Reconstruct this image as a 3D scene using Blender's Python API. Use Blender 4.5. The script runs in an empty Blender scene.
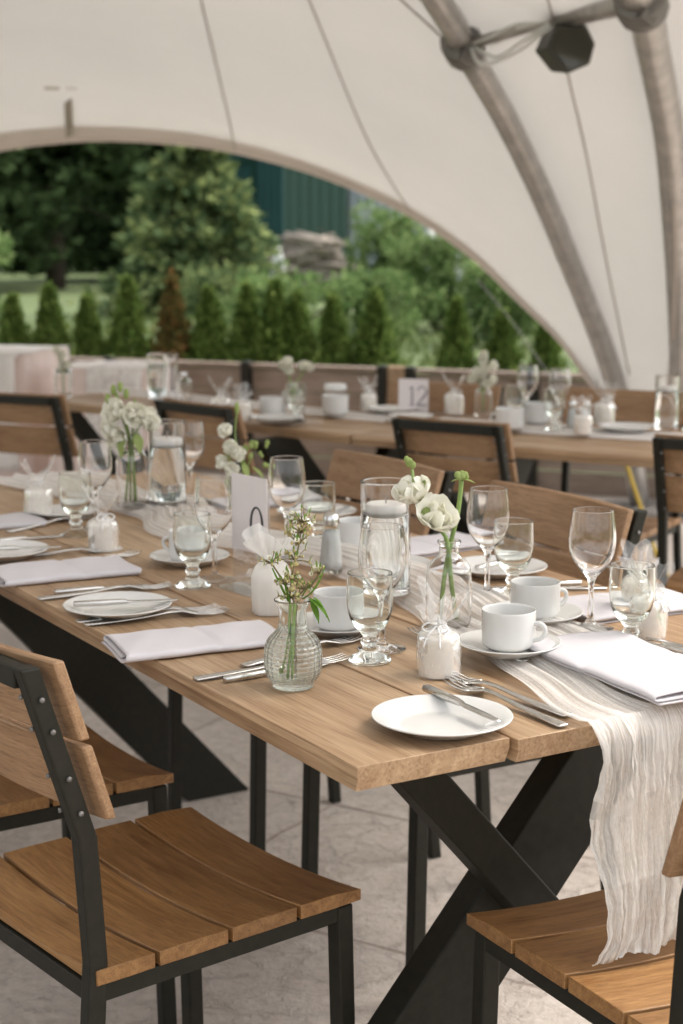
import bpy, bmesh, math, random
from mathutils import Vector, Matrix, Euler, noise as mnoise
R = random.Random(7)
sc = bpy.context.scene
COL = sc.collection

# ------------------------------------------------------------------ camera
cam_d = bpy.data.cameras.new('camera')
cam = bpy.data.objects.new('camera', cam_d); COL.objects.link(cam)
cam.location = (0, 0, 1.31)
cam.rotation_euler = (math.radians(90 - 9.544), 0, 0)
cam_d.sensor_fit = 'VERTICAL'; cam_d.sensor_height = 36; cam_d.sensor_width = 24
cam_d.lens = 56.25
cam_d.clip_start = 0.05; cam_d.clip_end = 2000
cam_d.dof.use_dof = True
cam_d.dof.focus_distance = 2.0
cam_d.dof.aperture_fstop = 5.7
sc.camera = cam

# ------------------------------------------------------------------ light
SUN_EL, SUN_AZ = 58, 68      # azimuth measured from +Y towards +X
w = bpy.data.worlds.new('World'); sc.world = w; w.use_nodes = True
nt = w.node_tree
sky = nt.nodes.new('ShaderNodeTexSky'); sky.sky_type = 'NISHITA'; sky.sun_disc = False
sky.sun_elevation = math.radians(SUN_EL); sky.sun_rotation = math.radians(SUN_AZ)
sky.air_density = 1.0; sky.dust_density = 4.0; sky.ozone_density = 0.6
bg = nt.nodes['Background']; bg.inputs[1].default_value = 0.15
hs = nt.nodes.new('ShaderNodeHueSaturation'); hs.inputs['Saturation'].default_value = .30      # overcast: a nearly grey sky
tn = nt.nodes.new('ShaderNodeMix'); tn.data_type = 'RGBA'; tn.blend_type = 'MULTIPLY'; tn.inputs[0].default_value = 1
tn.inputs[7].default_value = (1.0, .985, .95, 1)
nt.links.new(sky.outputs[0], hs.inputs['Color']); nt.links.new(hs.outputs[0], tn.inputs[6]); nt.links.new(tn.outputs[2], bg.inputs[0])
sun_d = bpy.data.lights.new('sun', 'SUN'); sun_d.energy = 0.5; sun_d.angle = math.radians(28)
sun_d.color = (1.0, 0.93, 0.83)
sun = bpy.data.objects.new('sun', sun_d); COL.objects.link(sun)
el, az = math.radians(SUN_EL), math.radians(SUN_AZ)
sdir = Vector((math.sin(az) * math.cos(el), math.cos(az) * math.cos(el), math.sin(el)))
sun.rotation_euler = sdir.to_track_quat('Z', 'Y').to_euler()
sun.location = sdir * 30
sc.view_settings.view_transform = 'Standard'; sc.view_settings.look = 'None'
sc.view_settings.exposure = 1.72; sc.view_settings.gamma = 1.0
sc.view_settings.use_curve_mapping = False
cy = sc.cycles
cy.max_bounces = 20; cy.diffuse_bounces = 5; cy.glossy_bounces = 8
cy.transmission_bounces = 18; cy.transparent_max_bounces = 24
cy.use_denoising = True
cy.sample_clamp_indirect = 6.0
cy.blur_glossy = 0.5
cy.caustics_reflective = False
cy.caustics_refractive = True

# ------------------------------------------------------------------ materials
def newmat(name):
    m = bpy.data.materials.new(name); m.use_nodes = True
    n = m.node_tree
    b = n.nodes['Principled BSDF']
    return m, n, b, n.nodes['Material Output']
def N(n, t, **kw):
    x = n.nodes.new(t)
    for k, v in kw.items(): setattr(x, k, v)
    return x
def ramp(n, stops):
    r = n.nodes.new('ShaderNodeValToRGB')
    e = r.color_ramp.elements
    while len(e) < len(stops): e.new(0.5)
    for i, (p, c) in enumerate(stops):
        e[i].position = p; e[i].color = (c[0], c[1], c[2], 1)
    return r
def noise(n, scale, detail=4, rough=.55, vec=None, dist=0):
    x = n.nodes.new('ShaderNodeTexNoise')
    x.inputs['Scale'].default_value = scale; x.inputs['Detail'].default_value = detail
    x.inputs['Roughness'].default_value = rough; x.inputs['Distortion'].default_value = dist
    if vec: n.links.new(vec, x.inputs['Vector'])
    return x
def bump(n, b, h, strength, dist=.002):
    x = n.nodes.new('ShaderNodeBump'); x.inputs['Strength'].default_value = strength
    x.inputs['Distance'].default_value = dist
    n.links.new(h, x.inputs['Height']); n.links.new(x.outputs[0], b.inputs['Normal'])
def objcoord(n, scale=(1, 1, 1), loc=(0, 0, 0), rot=(0, 0, 0)):
    tc = n.nodes.new('ShaderNodeTexCoord'); mp = n.nodes.new('ShaderNodeMapping')
    mp.inputs['Scale'].default_value = scale; mp.inputs['Location'].default_value = loc
    mp.inputs['Rotation'].default_value = rot
    n.links.new(tc.outputs['Object'], mp.inputs['Vector'])
    return mp.outputs[0]
def mixc(n, fac, a, b, mode='MIX'):
    x = n.nodes.new('ShaderNodeMix'); x.data_type = 'RGBA'; x.blend_type = mode
    for s, v in ((0, fac), (6, a), (7, b)):
        if hasattr(v, 'links'): n.links.new(v, x.inputs[s])
        elif isinstance(v, (int, float)): x.inputs[s].default_value = v
        else: x.inputs[s].default_value = (v[0], v[1], v[2], 1)
    return x.outputs[2]

def wood(name, dark, light, grain=(1.2, 22, 22), rough=.55, vary=.5, knots=True, axis=0):
    """planks of one mesh get their own tone through Random Per Island"""
    m, n, b, o = newmat(name)
    g = n.nodes.new('ShaderNodeNewGeometry')
    tc = n.nodes.new('ShaderNodeTexCoord')
    isl = n.nodes.new('ShaderNodeVectorMath'); isl.operation = 'MULTIPLY_ADD'
    cb = n.nodes.new('ShaderNodeCombineXYZ')
    for i in range(3): n.links.new(g.outputs['Random Per Island'], cb.inputs[i])
    n.links.new(cb.outputs[0], isl.inputs[0]); isl.inputs[1].default_value = (7.3, 3.1, 5.7)
    n.links.new(tc.outputs['Object'], isl.inputs[2])
    oi = n.nodes.new('ShaderNodeObjectInfo')
    cb2 = n.nodes.new('ShaderNodeVectorMath'); cb2.operation = 'MULTIPLY_ADD'
    cc = n.nodes.new('ShaderNodeCombineXYZ')
    for i in range(3): n.links.new(oi.outputs['Random'], cc.inputs[i])
    n.links.new(cc.outputs[0], cb2.inputs[0]); cb2.inputs[1].default_value = (3.3, 9.1, 2.7)
    n.links.new(isl.outputs[0], cb2.inputs[2])
    mp = n.nodes.new('ShaderNodeMapping'); mp.inputs['Scale'].default_value = grain
    n.links.new(cb2.outputs[0], mp.inputs['Vector'])
    n1 = noise(n, 2.2, 6, .62, mp.outputs[0], .9)
    mp2 = n.nodes.new('ShaderNodeMapping'); mp2.inputs['Scale'].default_value = tuple(a * 5 if a > 5 else a * 3 for a in grain)
    n.links.new(cb2.outputs[0], mp2.inputs['Vector'])
    n2 = noise(n, 3.0, 3, .6, mp2.outputs[0])
    r1 = ramp(n, [(.28, dark), (.52, [(a + c) / 2 for a, c in zip(dark, light)]), (.75, light)])
    n.links.new(n1.outputs['Fac'], r1.inputs[0])
    r2 = ramp(n, [(.34, (.56, .50, .44)), (.50, (.92, .90, .88)), (.62, (1, 1, 1))]); n.links.new(n2.outputs['Fac'], r2.inputs[0])
    c = mixc(n, .7, r1.outputs[0], r2.outputs[0], 'MULTIPLY')
    r3 = ramp(n, [(0, (1 - .35 * vary,) * 3), (1, (1 + .0 * vary,) * 3)]); n.links.new(g.outputs['Random Per Island'], r3.inputs[0])
    c = mixc(n, 1.0, c, r3.outputs[0], 'MULTIPLY')
    big = noise(n, 3.5, 3, .5, cb2.outputs[0])
    r4 = ramp(n, [(.34, (.68, .62, .56)), (.60, (1, 1, 1))]); n.links.new(big.outputs['Fac'], r4.inputs[0])
    c = mixc(n, .6, c, r4.outputs[0], 'MULTIPLY')
    if knots:
        v = n.nodes.new('ShaderNodeTexVoronoi'); v.inputs['Scale'].default_value = 1.0
        mk = n.nodes.new('ShaderNodeMapping'); mk.inputs['Scale'].default_value = (3.0, 5.5, 5.5)
        n.links.new(cb2.outputs[0], mk.inputs['Vector']); n.links.new(mk.outputs[0], v.inputs['Vector'])
        rk = ramp(n, [(.03, (.30, .18, .10)), (.085, (.66, .53, .42)), (.16, (1, 1, 1))]); n.links.new(v.outputs['Distance'], rk.inputs[0])
        c = mixc(n, .8, c, rk.outputs[0], 'MULTIPLY')
    n.links.new(c, b.inputs['Base Color'])
    rr = ramp(n, [(.3, (rough + .12,) * 3), (.7, (rough - .08,) * 3)]); n.links.new(big.outputs['Fac'], rr.inputs[0])
    n.links.new(rr.outputs[0], b.inputs['Roughness'])
    bump(n, b, n2.outputs['Fac'], .25, .0012)
    return m

def plain(name, col, rough=.5, metal=0, nscale=0, namp=.15, bmp=0, bscale=200, spec=.5, sheen=0, sss=0, coat=0):
    m, n, b, o = newmat(name)
    b.inputs['Roughness'].default_value = rough; b.inputs['Metallic'].default_value = metal
    b.inputs['Specular IOR Level'].default_value = spec
    vec = objcoord(n)
    if nscale:
        x = noise(n, nscale, 5, .6, vec)
        r = ramp(n, [(.3, [c * (1 - namp) for c in col]), (.7, [min(1, c * (1 + namp)) for c in col])])
        n.links.new(x.outputs['Fac'], r.inputs[0]); n.links.new(r.outputs[0], b.inputs['Base Color'])
    else: b.inputs['Base Color'].default_value = (*col, 1)
    if bmp:
        y = noise(n, bscale, 3, .6, vec); bump(n, b, y.outputs['Fac'], bmp, .001)
    if sheen: b.inputs['Sheen Weight'].default_value = sheen
    if sss:
        b.inputs['Subsurface Weight'].default_value = sss; b.inputs['Subsurface Radius'].default_value = (.02, .015, .01)
        b.inputs['Subsurface Scale'].default_value = .5
    if coat: b.inputs['Coat Weight'].default_value = coat
    return m

def glassmat(name, col=(1, 1, 1), ior=1.45, rough=0, pattern=None):
    m, n, b, o = newmat(name)
    n.nodes.remove(b)
    g = N(n, 'ShaderNodeBsdfGlass'); g.inputs['IOR'].default_value = ior
    g.inputs['Color'].default_value = (*col, 1); g.inputs['Roughness'].default_value = rough
    if pattern: pattern(n, g)
    n.links.new(g.outputs[0], o.inputs[0])
    return m
def cut_pattern(n, g):
    vec = objcoord(n)
    sx = n.nodes.new('ShaderNodeSeparateXYZ'); n.links.new(vec, sx.inputs[0])
    at = N(n, 'ShaderNodeMath', operation='ARCTAN2'); n.links.new(sx.outputs[1], at.inputs[0]); n.links.new(sx.outputs[0], at.inputs[1])
    mu = N(n, 'ShaderNodeMath', operation='MULTIPLY'); n.links.new(at.outputs[0], mu.inputs[0]); mu.inputs[1].default_value = 26
    si = N(n, 'ShaderNodeMath', operation='SINE'); n.links.new(mu.outputs[0], si.inputs[0])
    mz = N(n, 'ShaderNodeMath', operation='MULTIPLY'); n.links.new(sx.outputs[2], mz.inputs[0]); mz.inputs[1].default_value = 1050
    sz = N(n, 'ShaderNodeMath', operation='SINE'); n.links.new(mz.outputs[0], sz.inputs[0])
    mm = N(n, 'ShaderNodeMath', operation='MULTIPLY'); n.links.new(si.outputs[0], mm.inputs[0]); n.links.new(sz.outputs[0], mm.inputs[1])
    gt = ramp(n, [(.070, (1, 1, 1)), (.082, (0, 0, 0))]); n.links.new(sx.outputs[2], gt.inputs[0])
    nz = noise(n, 130, 2, .5, vec)
    s3 = N(n, 'ShaderNodeMath', operation='MULTIPLY_ADD'); n.links.new(si.outputs[0], s3.inputs[0]); s3.inputs[1].default_value = .45; n.links.new(sz.outputs[0], s3.inputs[2])
    ad = N(n, 'ShaderNodeMath', operation='ADD'); n.links.new(s3.outputs[0], ad.inputs[0]); n.links.new(nz.outputs['Fac'], ad.inputs[1])
    m2 = N(n, 'ShaderNodeMath', operation='MULTIPLY'); n.links.new(ad.outputs[0], m2.inputs[0]); n.links.new(gt.outputs[0], m2.inputs[1])
    bp = N(n, 'ShaderNodeBump'); bp.inputs['Strength'].default_value = .55; bp.inputs['Distance'].default_value = .0012
    n.links.new(m2.outputs[0], bp.inputs['Height']); n.links.new(bp.outputs[0], g.inputs['Normal'])

def translucent(name, col, tcol, fac, rough=1, nscale=0, namp=.06, bmp=0, bscale=300, alpha=None, bdist=.002):
    m, n, b, o = newmat(name); n.nodes.remove(b)
    d = N(n, 'ShaderNodeBsdfDiffuse'); t = N(n, 'ShaderNodeBsdfTranslucent'); mx = N(n, 'ShaderNodeMixShader')
    vec = objcoord(n)
    if nscale:
        x = noise(n, nscale, 5, .6, vec)
        r = ramp(n, [(.3, [c * (1 - namp) for c in col]), (.7, [min(1, c * (1 + namp)) for c in col])])
        n.links.new(x.outputs['Fac'], r.inputs[0]); n.links.new(r.outputs[0], d.inputs[0])
    else: d.inputs[0].default_value = (*col, 1)
    t.inputs[0].default_value = (*tcol, 1); mx.inputs[0].default_value = fac
    if bmp:
        y = noise(n, bscale, 4, .6, vec); bp = N(n, 'ShaderNodeBump'); bp.inputs['Strength'].default_value = bmp
        bp.inputs['Distance'].default_value = bdist
        n.links.new(y.outputs['Fac'], bp.inputs['Height']); n.links.new(bp.outputs[0], d.inputs['Normal'])
    n.links.new(d.outputs[0], mx.inputs[1]); n.links.new(t.outputs[0], mx.inputs[2])
    last = mx
    if alpha:
        last = alpha(n, mx)
    n.links.new(last.outputs[0], o.inputs[0])
    return m

def leafmat(name, dark, mid, light, tr=.3):
    m, n, b, o = newmat(name); n.nodes.remove(b)
    g = N(n, 'ShaderNodeNewGeometry'); vec = objcoord(n)
    x = noise(n, 1.6, 4, .6, vec)
    ad = N(n, 'ShaderNodeMath', operation='MULTIPLY_ADD'); n.links.new(g.outputs['Random Per Island'], ad.inputs[0]); ad.inputs[1].default_value = .55
    sb = N(n, 'ShaderNodeMath', operation='MULTIPLY'); n.links.new(x.outputs['Fac'], sb.inputs[0]); sb.inputs[1].default_value = .55
    n.links.new(sb.outputs[0], ad.inputs[2])
    r = ramp(n, [(.2, dark), (.5, mid), (.85, light)]); n.links.new(ad.outputs[0], r.inputs[0])
    d = N(n, 'ShaderNodeBsdfDiffuse'); t = N(n, 'ShaderNodeBsdfTranslucent'); mx = N(n, 'ShaderNodeMixShader')
    n.links.new(r.outputs[0], d.inputs[0]); n.links.new(r.outputs[0], t.inputs[0]); mx.inputs[0].default_value = tr
    n.links.new(d.outputs[0], mx.inputs[1]); n.links.new(t.outputs[0], mx.inputs[2]); n.links.new(mx.outputs[0], o.inputs[0])
    return m

M = {}
M['table'] = wood('table_wood', (.34, .200, .105), (.66, .475, .295), (1.0, 17, 17), .5, .75)
M['chair'] = wood('chair_wood', (.195, .083, .019), (.41, .222, .080), (2.0, 26, 26), .5, .5, knots=False)
M['chair_back'] = wood('lit_chair_wood', (.27, .150, .072), (.45, .280, .155), (2.0, 26, 26), .55, .4, knots=False)  # backrests: paler copy of the chair wood, brighter light put into its colour
M['fence'] = wood('fence_wood', (.23, .175, .14), (.38, .305, .25), (1.0, 22, 22), .7, .6)
M['fence_new'] = wood('fence_new_wood', (.36, .24, .14), (.5, .36, .24), (20, 20, 1.0), .7, .3)
M['steel'] = plain('dark_steel', (.0135, .0122, .0078), .55, 0, 60, .25, .06, 400, spec=.24)
M['alu'] = plain('aluminium_tube', (.43, .41, .39), .34, .6, 14, .2, .05, 90)
M['alu_dark'] = plain('grey_clamp', (.17, .16, .15), .5, .4, 20, .2)
M['lamp_black'] = plain('lamp_housing', (.040, .040, .032), .45, 0, 30, .2)
M['silver'] = plain('cutlery_steel', (.62, .60, .57), .22, 1, 80, .1, .03, 300)
M['chrome'] = plain('shaker_cap', (.6, .59, .57), .15, 1)
M['china'] = plain('white_china', (.63, .62, .595), .12, 0, 6, .015, .02, 60, coat=.2)
M['salt'] = plain('salt', (.82, .81, .79), .9, 0, 300, .05)
M['wax'] = plain('candle_wax', (.78, .72, .645), .5, 0, 30, .04, .05, 60, sss=.25)
M['float_wax'] = plain('floating_candle_wax', (.82, .79, .74), .45, 0, 20, .03, 0, 60, sss=.25)
M['wick'] = plain('wick', (.25, .22, .19), .9)
M['card'] = plain('card_stock', (.70, .64, .63), .8, 0, 40, .02)
M['ink'] = plain('black_ink', (.03, .03, .035), .6)
M['ink_grey'] = plain('grey_ink', (.09, .08, .10), .7)
M['napkin'] = translucent('napkin_cotton', (.70, .67, .685), (.66, .62, .63), .18, nscale=12, namp=.03, bmp=.35, bscale=420)
M['napkin_print'] = plain('napkin_print', (.55, .50, .56), .9)
M['ribbon'] = plain('satin_ribbon', (.85, .84, .82), .35, sheen=.2)
M['blush'] = translucent('blush_cloth', (.88, .79, .755), (.8, .68, .63), .45, nscale=5, namp=.05, bmp=.2, bscale=160)
M['white_cloth'] = translucent('white_cloth', (.92, .905, .885), (.90, .88, .85), .45, nscale=6, namp=.03, bmp=.2, bscale=200)
M['petal'] = translucent('white_petal', (.86, .845, .77), (.82, .8, .66), .35, nscale=30, namp=.04)
M['petal_green'] = translucent('green_petal', (.35, .42, .16), (.4, .5, .15), .35, nscale=40, namp=.2)
M['stem'] = plain('green_stem', (.20, .29, .075), .5, 0, 50, .25)
M['twig'] = plain('brown_twig', (.165, .135, .06), .6, 0, 80, .3)
M['bud'] = plain('sprig_bud', (.36, .31, .13), .6, 0, 200, .5)
M['leaf'] = translucent('green_leaf', (.13, .25, .05), (.25, .42, .07), .35, nscale=60, namp=.25)
M['canopy'] = translucent('canopy_fabric', (.71, .70, .68), (.71, .695, .675), .43, nscale=1.6, namp=.05, bmp=.7, bscale=3, bdist=.03)
M['hem'] = translucent('canopy_hem', (.68, .62, .58), (.66, .60, .55), .46, nscale=4, namp=.06)
M['seam'] = plain('canopy_seam', (.44, .40, .36), .8)
M['strap'] = plain('tent_strap', (.38, .335, .30), .8)
M['yellow'] = plain('yellow_rope', (.52, .36, .05), .7, 0, 200, .2)
M['glass'] = glassmat('clear_glass')
M['glass_thick'] = glassmat('pressed_glass', (.985, .995, .985))
M['cutglass'] = glassmat('cut_glass', (.98, .99, .975), pattern=cut_pattern)
M['water'] = glassmat('water', (.985, .995, .99), 1.33)

def organza_alpha(n, mx):
    tr = N(n, 'ShaderNodeBsdfTransparent'); ms = N(n, 'ShaderNodeMixShader'); ms.inputs[0].default_value = .62
    n.links.new(tr.outputs[0], ms.inputs[1]); n.links.new(mx.outputs[0], ms.inputs[2]); return ms
def cello(name, base_alpha, tint):
    m, n, b, o = newmat(name); n.nodes.remove(b)
    tr = N(n, 'ShaderNodeBsdfTransparent'); tr.inputs[0].default_value = (.97, .97, .965, 1)
    gl = N(n, 'ShaderNodeBsdfGlossy'); gl.inputs['Roughness'].default_value = .08; gl.inputs[0].default_value = (.95, .95, .95, 1)
    df = N(n, 'ShaderNodeBsdfDiffuse'); df.inputs[0].default_value = (*tint, 1)
    vec = objcoord(n); x = noise(n, 55, 2, .5, vec, .4)
    bp = N(n, 'ShaderNodeBump'); bp.inputs['Strength'].default_value = .45; bp.inputs['Distance'].default_value = .003
    n.links.new(x.outputs['Fac'], bp.inputs['Height']); n.links.new(bp.outputs[0], gl.inputs['Normal'])
    lw = N(n, 'ShaderNodeLayerWeight'); lw.inputs['Blend'].default_value = .35; n.links.new(bp.outputs[0], lw.inputs['Normal'])
    r = ramp(n, [(.0, (.03,) * 3), (.6, (.14,) * 3), (1, (.5,) * 3)]); n.links.new(lw.outputs['Fresnel'], r.inputs[0])
    m1 = N(n, 'ShaderNodeMixShader'); n.links.new(r.outputs[0], m1.inputs[0]); n.links.new(tr.outputs[0], m1.inputs[1]); n.links.new(gl.outputs[0], m1.inputs[2])
    wr = noise(n, 30, 3, .6, vec, .8); wrr = ramp(n, [(.4, (base_alpha * .7,) * 3), (.65, (min(1, base_alpha * 1.5),) * 3)]); n.links.new(wr.outputs['Fac'], wrr.inputs[0])
    m2 = N(n, 'ShaderNodeMixShader'); n.links.new(wrr.outputs[0], m2.inputs[0]); n.links.new(m1.outputs[0], m2.inputs[1]); n.links.new(df.outputs[0], m2.inputs[2])
    n.links.new(m2.outputs[0], o.inputs[0])
    return m
M['cello'] = cello('cellophane', .16, (.85, .83, .80))
M['organza'] = translucent('organza', (.88, .87, .84), (.85, .84, .8), .4, alpha=lambda n, mx: organza_alpha(n, mx))
M['acrylic'] = cello('acrylic_sheet', .02, (.9, .9, .9))

def gauze_alpha(n, mx):
    """open gauze weave: strand direction is x of the cloth's own UV, so folds stay in the cloth"""
    uvn = N(n, 'ShaderNodeUVMap'); uvn.uv_map = 'uv'
    mp = N(n, 'ShaderNodeMapping'); mp.inputs['Scale'].default_value = (5, 95, 1); n.links.new(uvn.outputs[0], mp.inputs[0])
    x = noise(n, 1.0, 5, .65, mp.outputs[0], .35)
    mp2 = N(n, 'ShaderNodeMapping'); mp2.inputs['Scale'].default_value = (160, 220, 1); n.links.new(uvn.outputs[0], mp2.inputs[0])
    y = noise(n, 1.0, 2, .5, mp2.outputs[0])
    r = ramp(n, [(.30, (.42,) * 3), (.47, (.80,) * 3), (.58, (.98,) * 3)]); n.links.new(x.outputs['Fac'], r.inputs[0])
    ry = ramp(n, [(.35, (.86,) * 3), (.6, (1,) * 3)]); n.links.new(y.outputs['Fac'], ry.inputs[0])
    a = mixc(n, 1, r.outputs[0], ry.outputs[0], 'MULTIPLY')
    # drawn-thread openings in two rows across the hanging end
    sp = N(n, 'ShaderNodeSeparateXYZ'); n.links.new(uvn.outputs[0], sp.inputs[0])
    def band(c, h):
        s = N(n, 'ShaderNodeMath', operation='SUBTRACT'); n.links.new(sp.outputs[0], s.inputs[0]); s.inputs[1].default_value = c
        ab = N(n, 'ShaderNodeMath', operation='ABSOLUTE'); n.links.new(s.outputs[0], ab.inputs[0])
        lt = N(n, 'ShaderNodeMath', operation='LESS_THAN'); n.links.new(ab.outputs[0], lt.inputs[0]); lt.inputs[1].default_value = h
        return lt
    fr = N(n, 'ShaderNodeMath', operation='MULTIPLY'); n.links.new(sp.outputs[1], fr.inputs[0]); fr.inputs[1].default_value = 7.5
    fc = N(n, 'ShaderNodeMath', operation='FRACT'); n.links.new(fr.outputs[0], fc.inputs[0])
    sq = N(n, 'ShaderNodeMath', operation='LESS_THAN'); n.links.new(fc.outputs[0], sq.inputs[0]); sq.inputs[1].default_value = .42
    b1 = N(n, 'ShaderNodeMath', operation='MULTIPLY'); n.links.new(band(.105, .0115).outputs[0], b1.inputs[0]); n.links.new(sq.outputs[0], b1.inputs[1])
    sq2 = N(n, 'ShaderNodeMath', operation='GREATER_THAN'); n.links.new(fc.outputs[0], sq2.inputs[0]); sq2.inputs[1].default_value = .3
    b2 = N(n, 'ShaderNodeMath', operation='MULTIPLY'); n.links.new(band(.055, .0035).outputs[0], b2.inputs[0]); n.links.new(sq2.outputs[0], b2.inputs[1])
    mxx = N(n, 'ShaderNodeMath', operation='MAXIMUM'); n.links.new(b1.outputs[0], mxx.inputs[0]); mxx.inputs[1].default_value = 0
    ml = N(n, 'ShaderNodeMath', operation='MULTIPLY'); n.links.new(mxx.outputs[0], ml.inputs[0]); ml.inputs[1].default_value = .8
    dk_ = mixc(n, 1, x.outputs['Fac'], (.95, .95, .95), 'MULTIPLY')
    a2 = mixc(n, ml.outputs[0], a, dk_)
    tr = N(n, 'ShaderNodeBsdfTransparent'); ms = N(n, 'ShaderNodeMixShader')
    n.links.new(a2, ms.inputs[0]); n.links.new(tr.outputs[0], ms.inputs[1]); n.links.new(mx.outputs[0], ms.inputs[2])
    return ms
M['gauze'] = translucent('gauze', (.90, .88, .84), (.86, .83, .78), .38, nscale=25, namp=.05, alpha=gauze_alpha)
def sheer_alpha(n, mx):
    vec = objcoord(n); x = noise(n, 18, 4, .6, vec)
    r = ramp(n, [(.35, (.45,) * 3), (.65, (.9,) * 3)]); n.links.new(x.outputs['Fac'], r.inputs[0])
    tr = N(n, 'ShaderNodeBsdfTransparent'); ms = N(n, 'ShaderNodeMixShader')
    n.links.new(r.outputs[0], ms.inputs[0]); n.links.new(tr.outputs[0], ms.inputs[1]); n.links.new(mx.outputs[0], ms.inputs[2])
    return ms
M['lace'] = translucent('lace', (.86, .84, .82), (.8, .78, .75), .3, nscale=20, alpha=sheer_alpha)

M['cedar'] = leafmat('cedar_leaf', (.030, .055, .014), (.095, .150, .036), (.21, .265, .075), .4)
M['cedar_brown'] = leafmat('cedar_brown_leaf', (.035, .045, .014), (.12, .10, .035), (.24, .125, .05), .3)
M['spruce'] = leafmat('spruce_leaf', (.028, .052, .026), (.115, .165, .075), (.27, .31, .12), .3)
M['dark_fir'] = leafmat('dark_fir_leaf', (.011, .018, .009), (.034, .052, .022), (.080, .125, .050), .25)
M['shrub'] = leafmat('shrub_leaf', (.05, .095, .03), (.125, .195, .07), (.26, .33, .14), .4)
M['bark'] = plain('bark', (.060, .045, .034), .9, 0, 8, .35, .5, 30)
M['grass'] = leafmat('grass_blade', (.055, .085, .025), (.095, .13, .042), (.15, .18, .07), .3)
M['ground'] = plain('lawn', (.075, .105, .032), .95, 0, .6, .3)
M['green_clad'] = plain('green_cladding', (.011, .047, .032), .55, 0, 2, .1)
M['teal_clad'] = plain('teal_cladding', (.011, .056, .056), .55, 0, 2, .1)
M['grey_clad'] = plain('grey_cladding', (.30, .34, .38), .6, 0, 2, .08)
M['white_paint'] = plain('white_paint', (.72, .72, .70), .5, 0, 2, .05)
M['log'] = plain('weathered_log', (.21, .18, .15), .9, 0, 6, .35, .4, 20)
M['tarp'] = plain('pale_tarp', (.55, .56, .55), .6, 0, 5, .15)

def concrete():
    m, n, b, o = newmat('stamped_concrete')
    vec = objcoord(n, rot=(0, 0, math.radians(31)))
    a = noise(n, 3.0, 6, .62, vec); c = noise(n, 22, 6, .7, vec, .5); f = noise(n, 140, 3, .6, vec)
    r = ramp(n, [(.3, (.385, .335, .29)), (.5, (.475, .42, .37)), (.72, (.57, .515, .465))])
    mixn = N(n, 'ShaderNodeMath', operation='MULTIPLY_ADD'); n.links.new(c.outputs['Fac'], mixn.inputs[0]); mixn.inputs[1].default_value = .6
    hl = N(n, 'ShaderNodeMath', operation='MULTIPLY'); n.links.new(a.outputs['Fac'], hl.inputs[0]); hl.inputs[1].default_value = .42
    n.links.new(hl.outputs[0], mixn.inputs[2]); n.links.new(mixn.outputs[0], r.inputs[0])
    br = N(n, 'ShaderNodeTexBrick'); br.offset = .5
    wob = noise(n, 5, 3, .5, vec)
    va = N(n, 'ShaderNodeVectorMath', operation='MULTIPLY_ADD'); n.links.new(wob.outputs['Color'], va.inputs[0]); va.inputs[1].default_value = (.02, .02, 0); n.links.new(vec, va.inputs[2])
    n.links.new(va.outputs[0], br.inputs['Vector'])
    br.inputs['Scale'].default_value = 1.0; br.inputs['Brick Width'].default_value = 1.25; br.inputs['Row Height'].default_value = .62
    br.inputs['Mortar Size'].default_value = .006; br.inputs['Mortar Smooth'].default_value = .4
    br.inputs['Color1'].default_value = (1, 1, 1, 1); br.inputs['Color2'].default_value = (.93, .92, .92, 1); br.inputs['Mortar'].default_value = (.62, .57, .54, 1)
    fine = noise(n, 48, 6, .72, vec, .8); rf_ = ramp(n, [(.32, (.70, .67, .64)), (.5, (.97, .96, .95)), (.7, (1.12, 1.12, 1.12))]); n.links.new(fine.outputs['Fac'], rf_.inputs[0])
    cm = mixc(n, .75, r.outputs[0], rf_.outputs[0], 'MULTIPLY')
    col = mixc(n, .8, cm, br.outputs['Color'], 'MULTIPLY')
    n.links.new(col, b.inputs['Base Color']); b.inputs['Roughness'].default_value = .72
    v = N(n, 'ShaderNodeTexVoronoi', feature='DISTANCE_TO_EDGE'); v.inputs['Scale'].default_value = 9
    vv = N(n, 'ShaderNodeVectorMath', operation='MULTIPLY_ADD'); n.links.new(c.outputs['Color'], vv.inputs[0]); vv.inputs[1].default_value = (.12, .12, 0); n.links.new(vec, vv.inputs[2])
    n.links.new(vv.outputs[0], v.inputs['Vector'])
    rv = ramp(n, [(0, (0,) * 3), (.06, (1,) * 3)]); n.links.new(v.outputs['Distance'], rv.inputs[0])
    h = mixc(n, .25, c.outputs['Fac'], rv.outputs[0]); h2 = mixc(n, .25, h, f.outputs['Fac'])
    mo = N(n, 'ShaderNodeMath', operation='SUBTRACT'); n.links.new(h2, mo.inputs[0]); n.links.new(br.outputs['Fac'], mo.inputs[1])
    bump(n, b, mo.outputs[0], .9, .009)
    return m
M['concrete'] = concrete()

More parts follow.
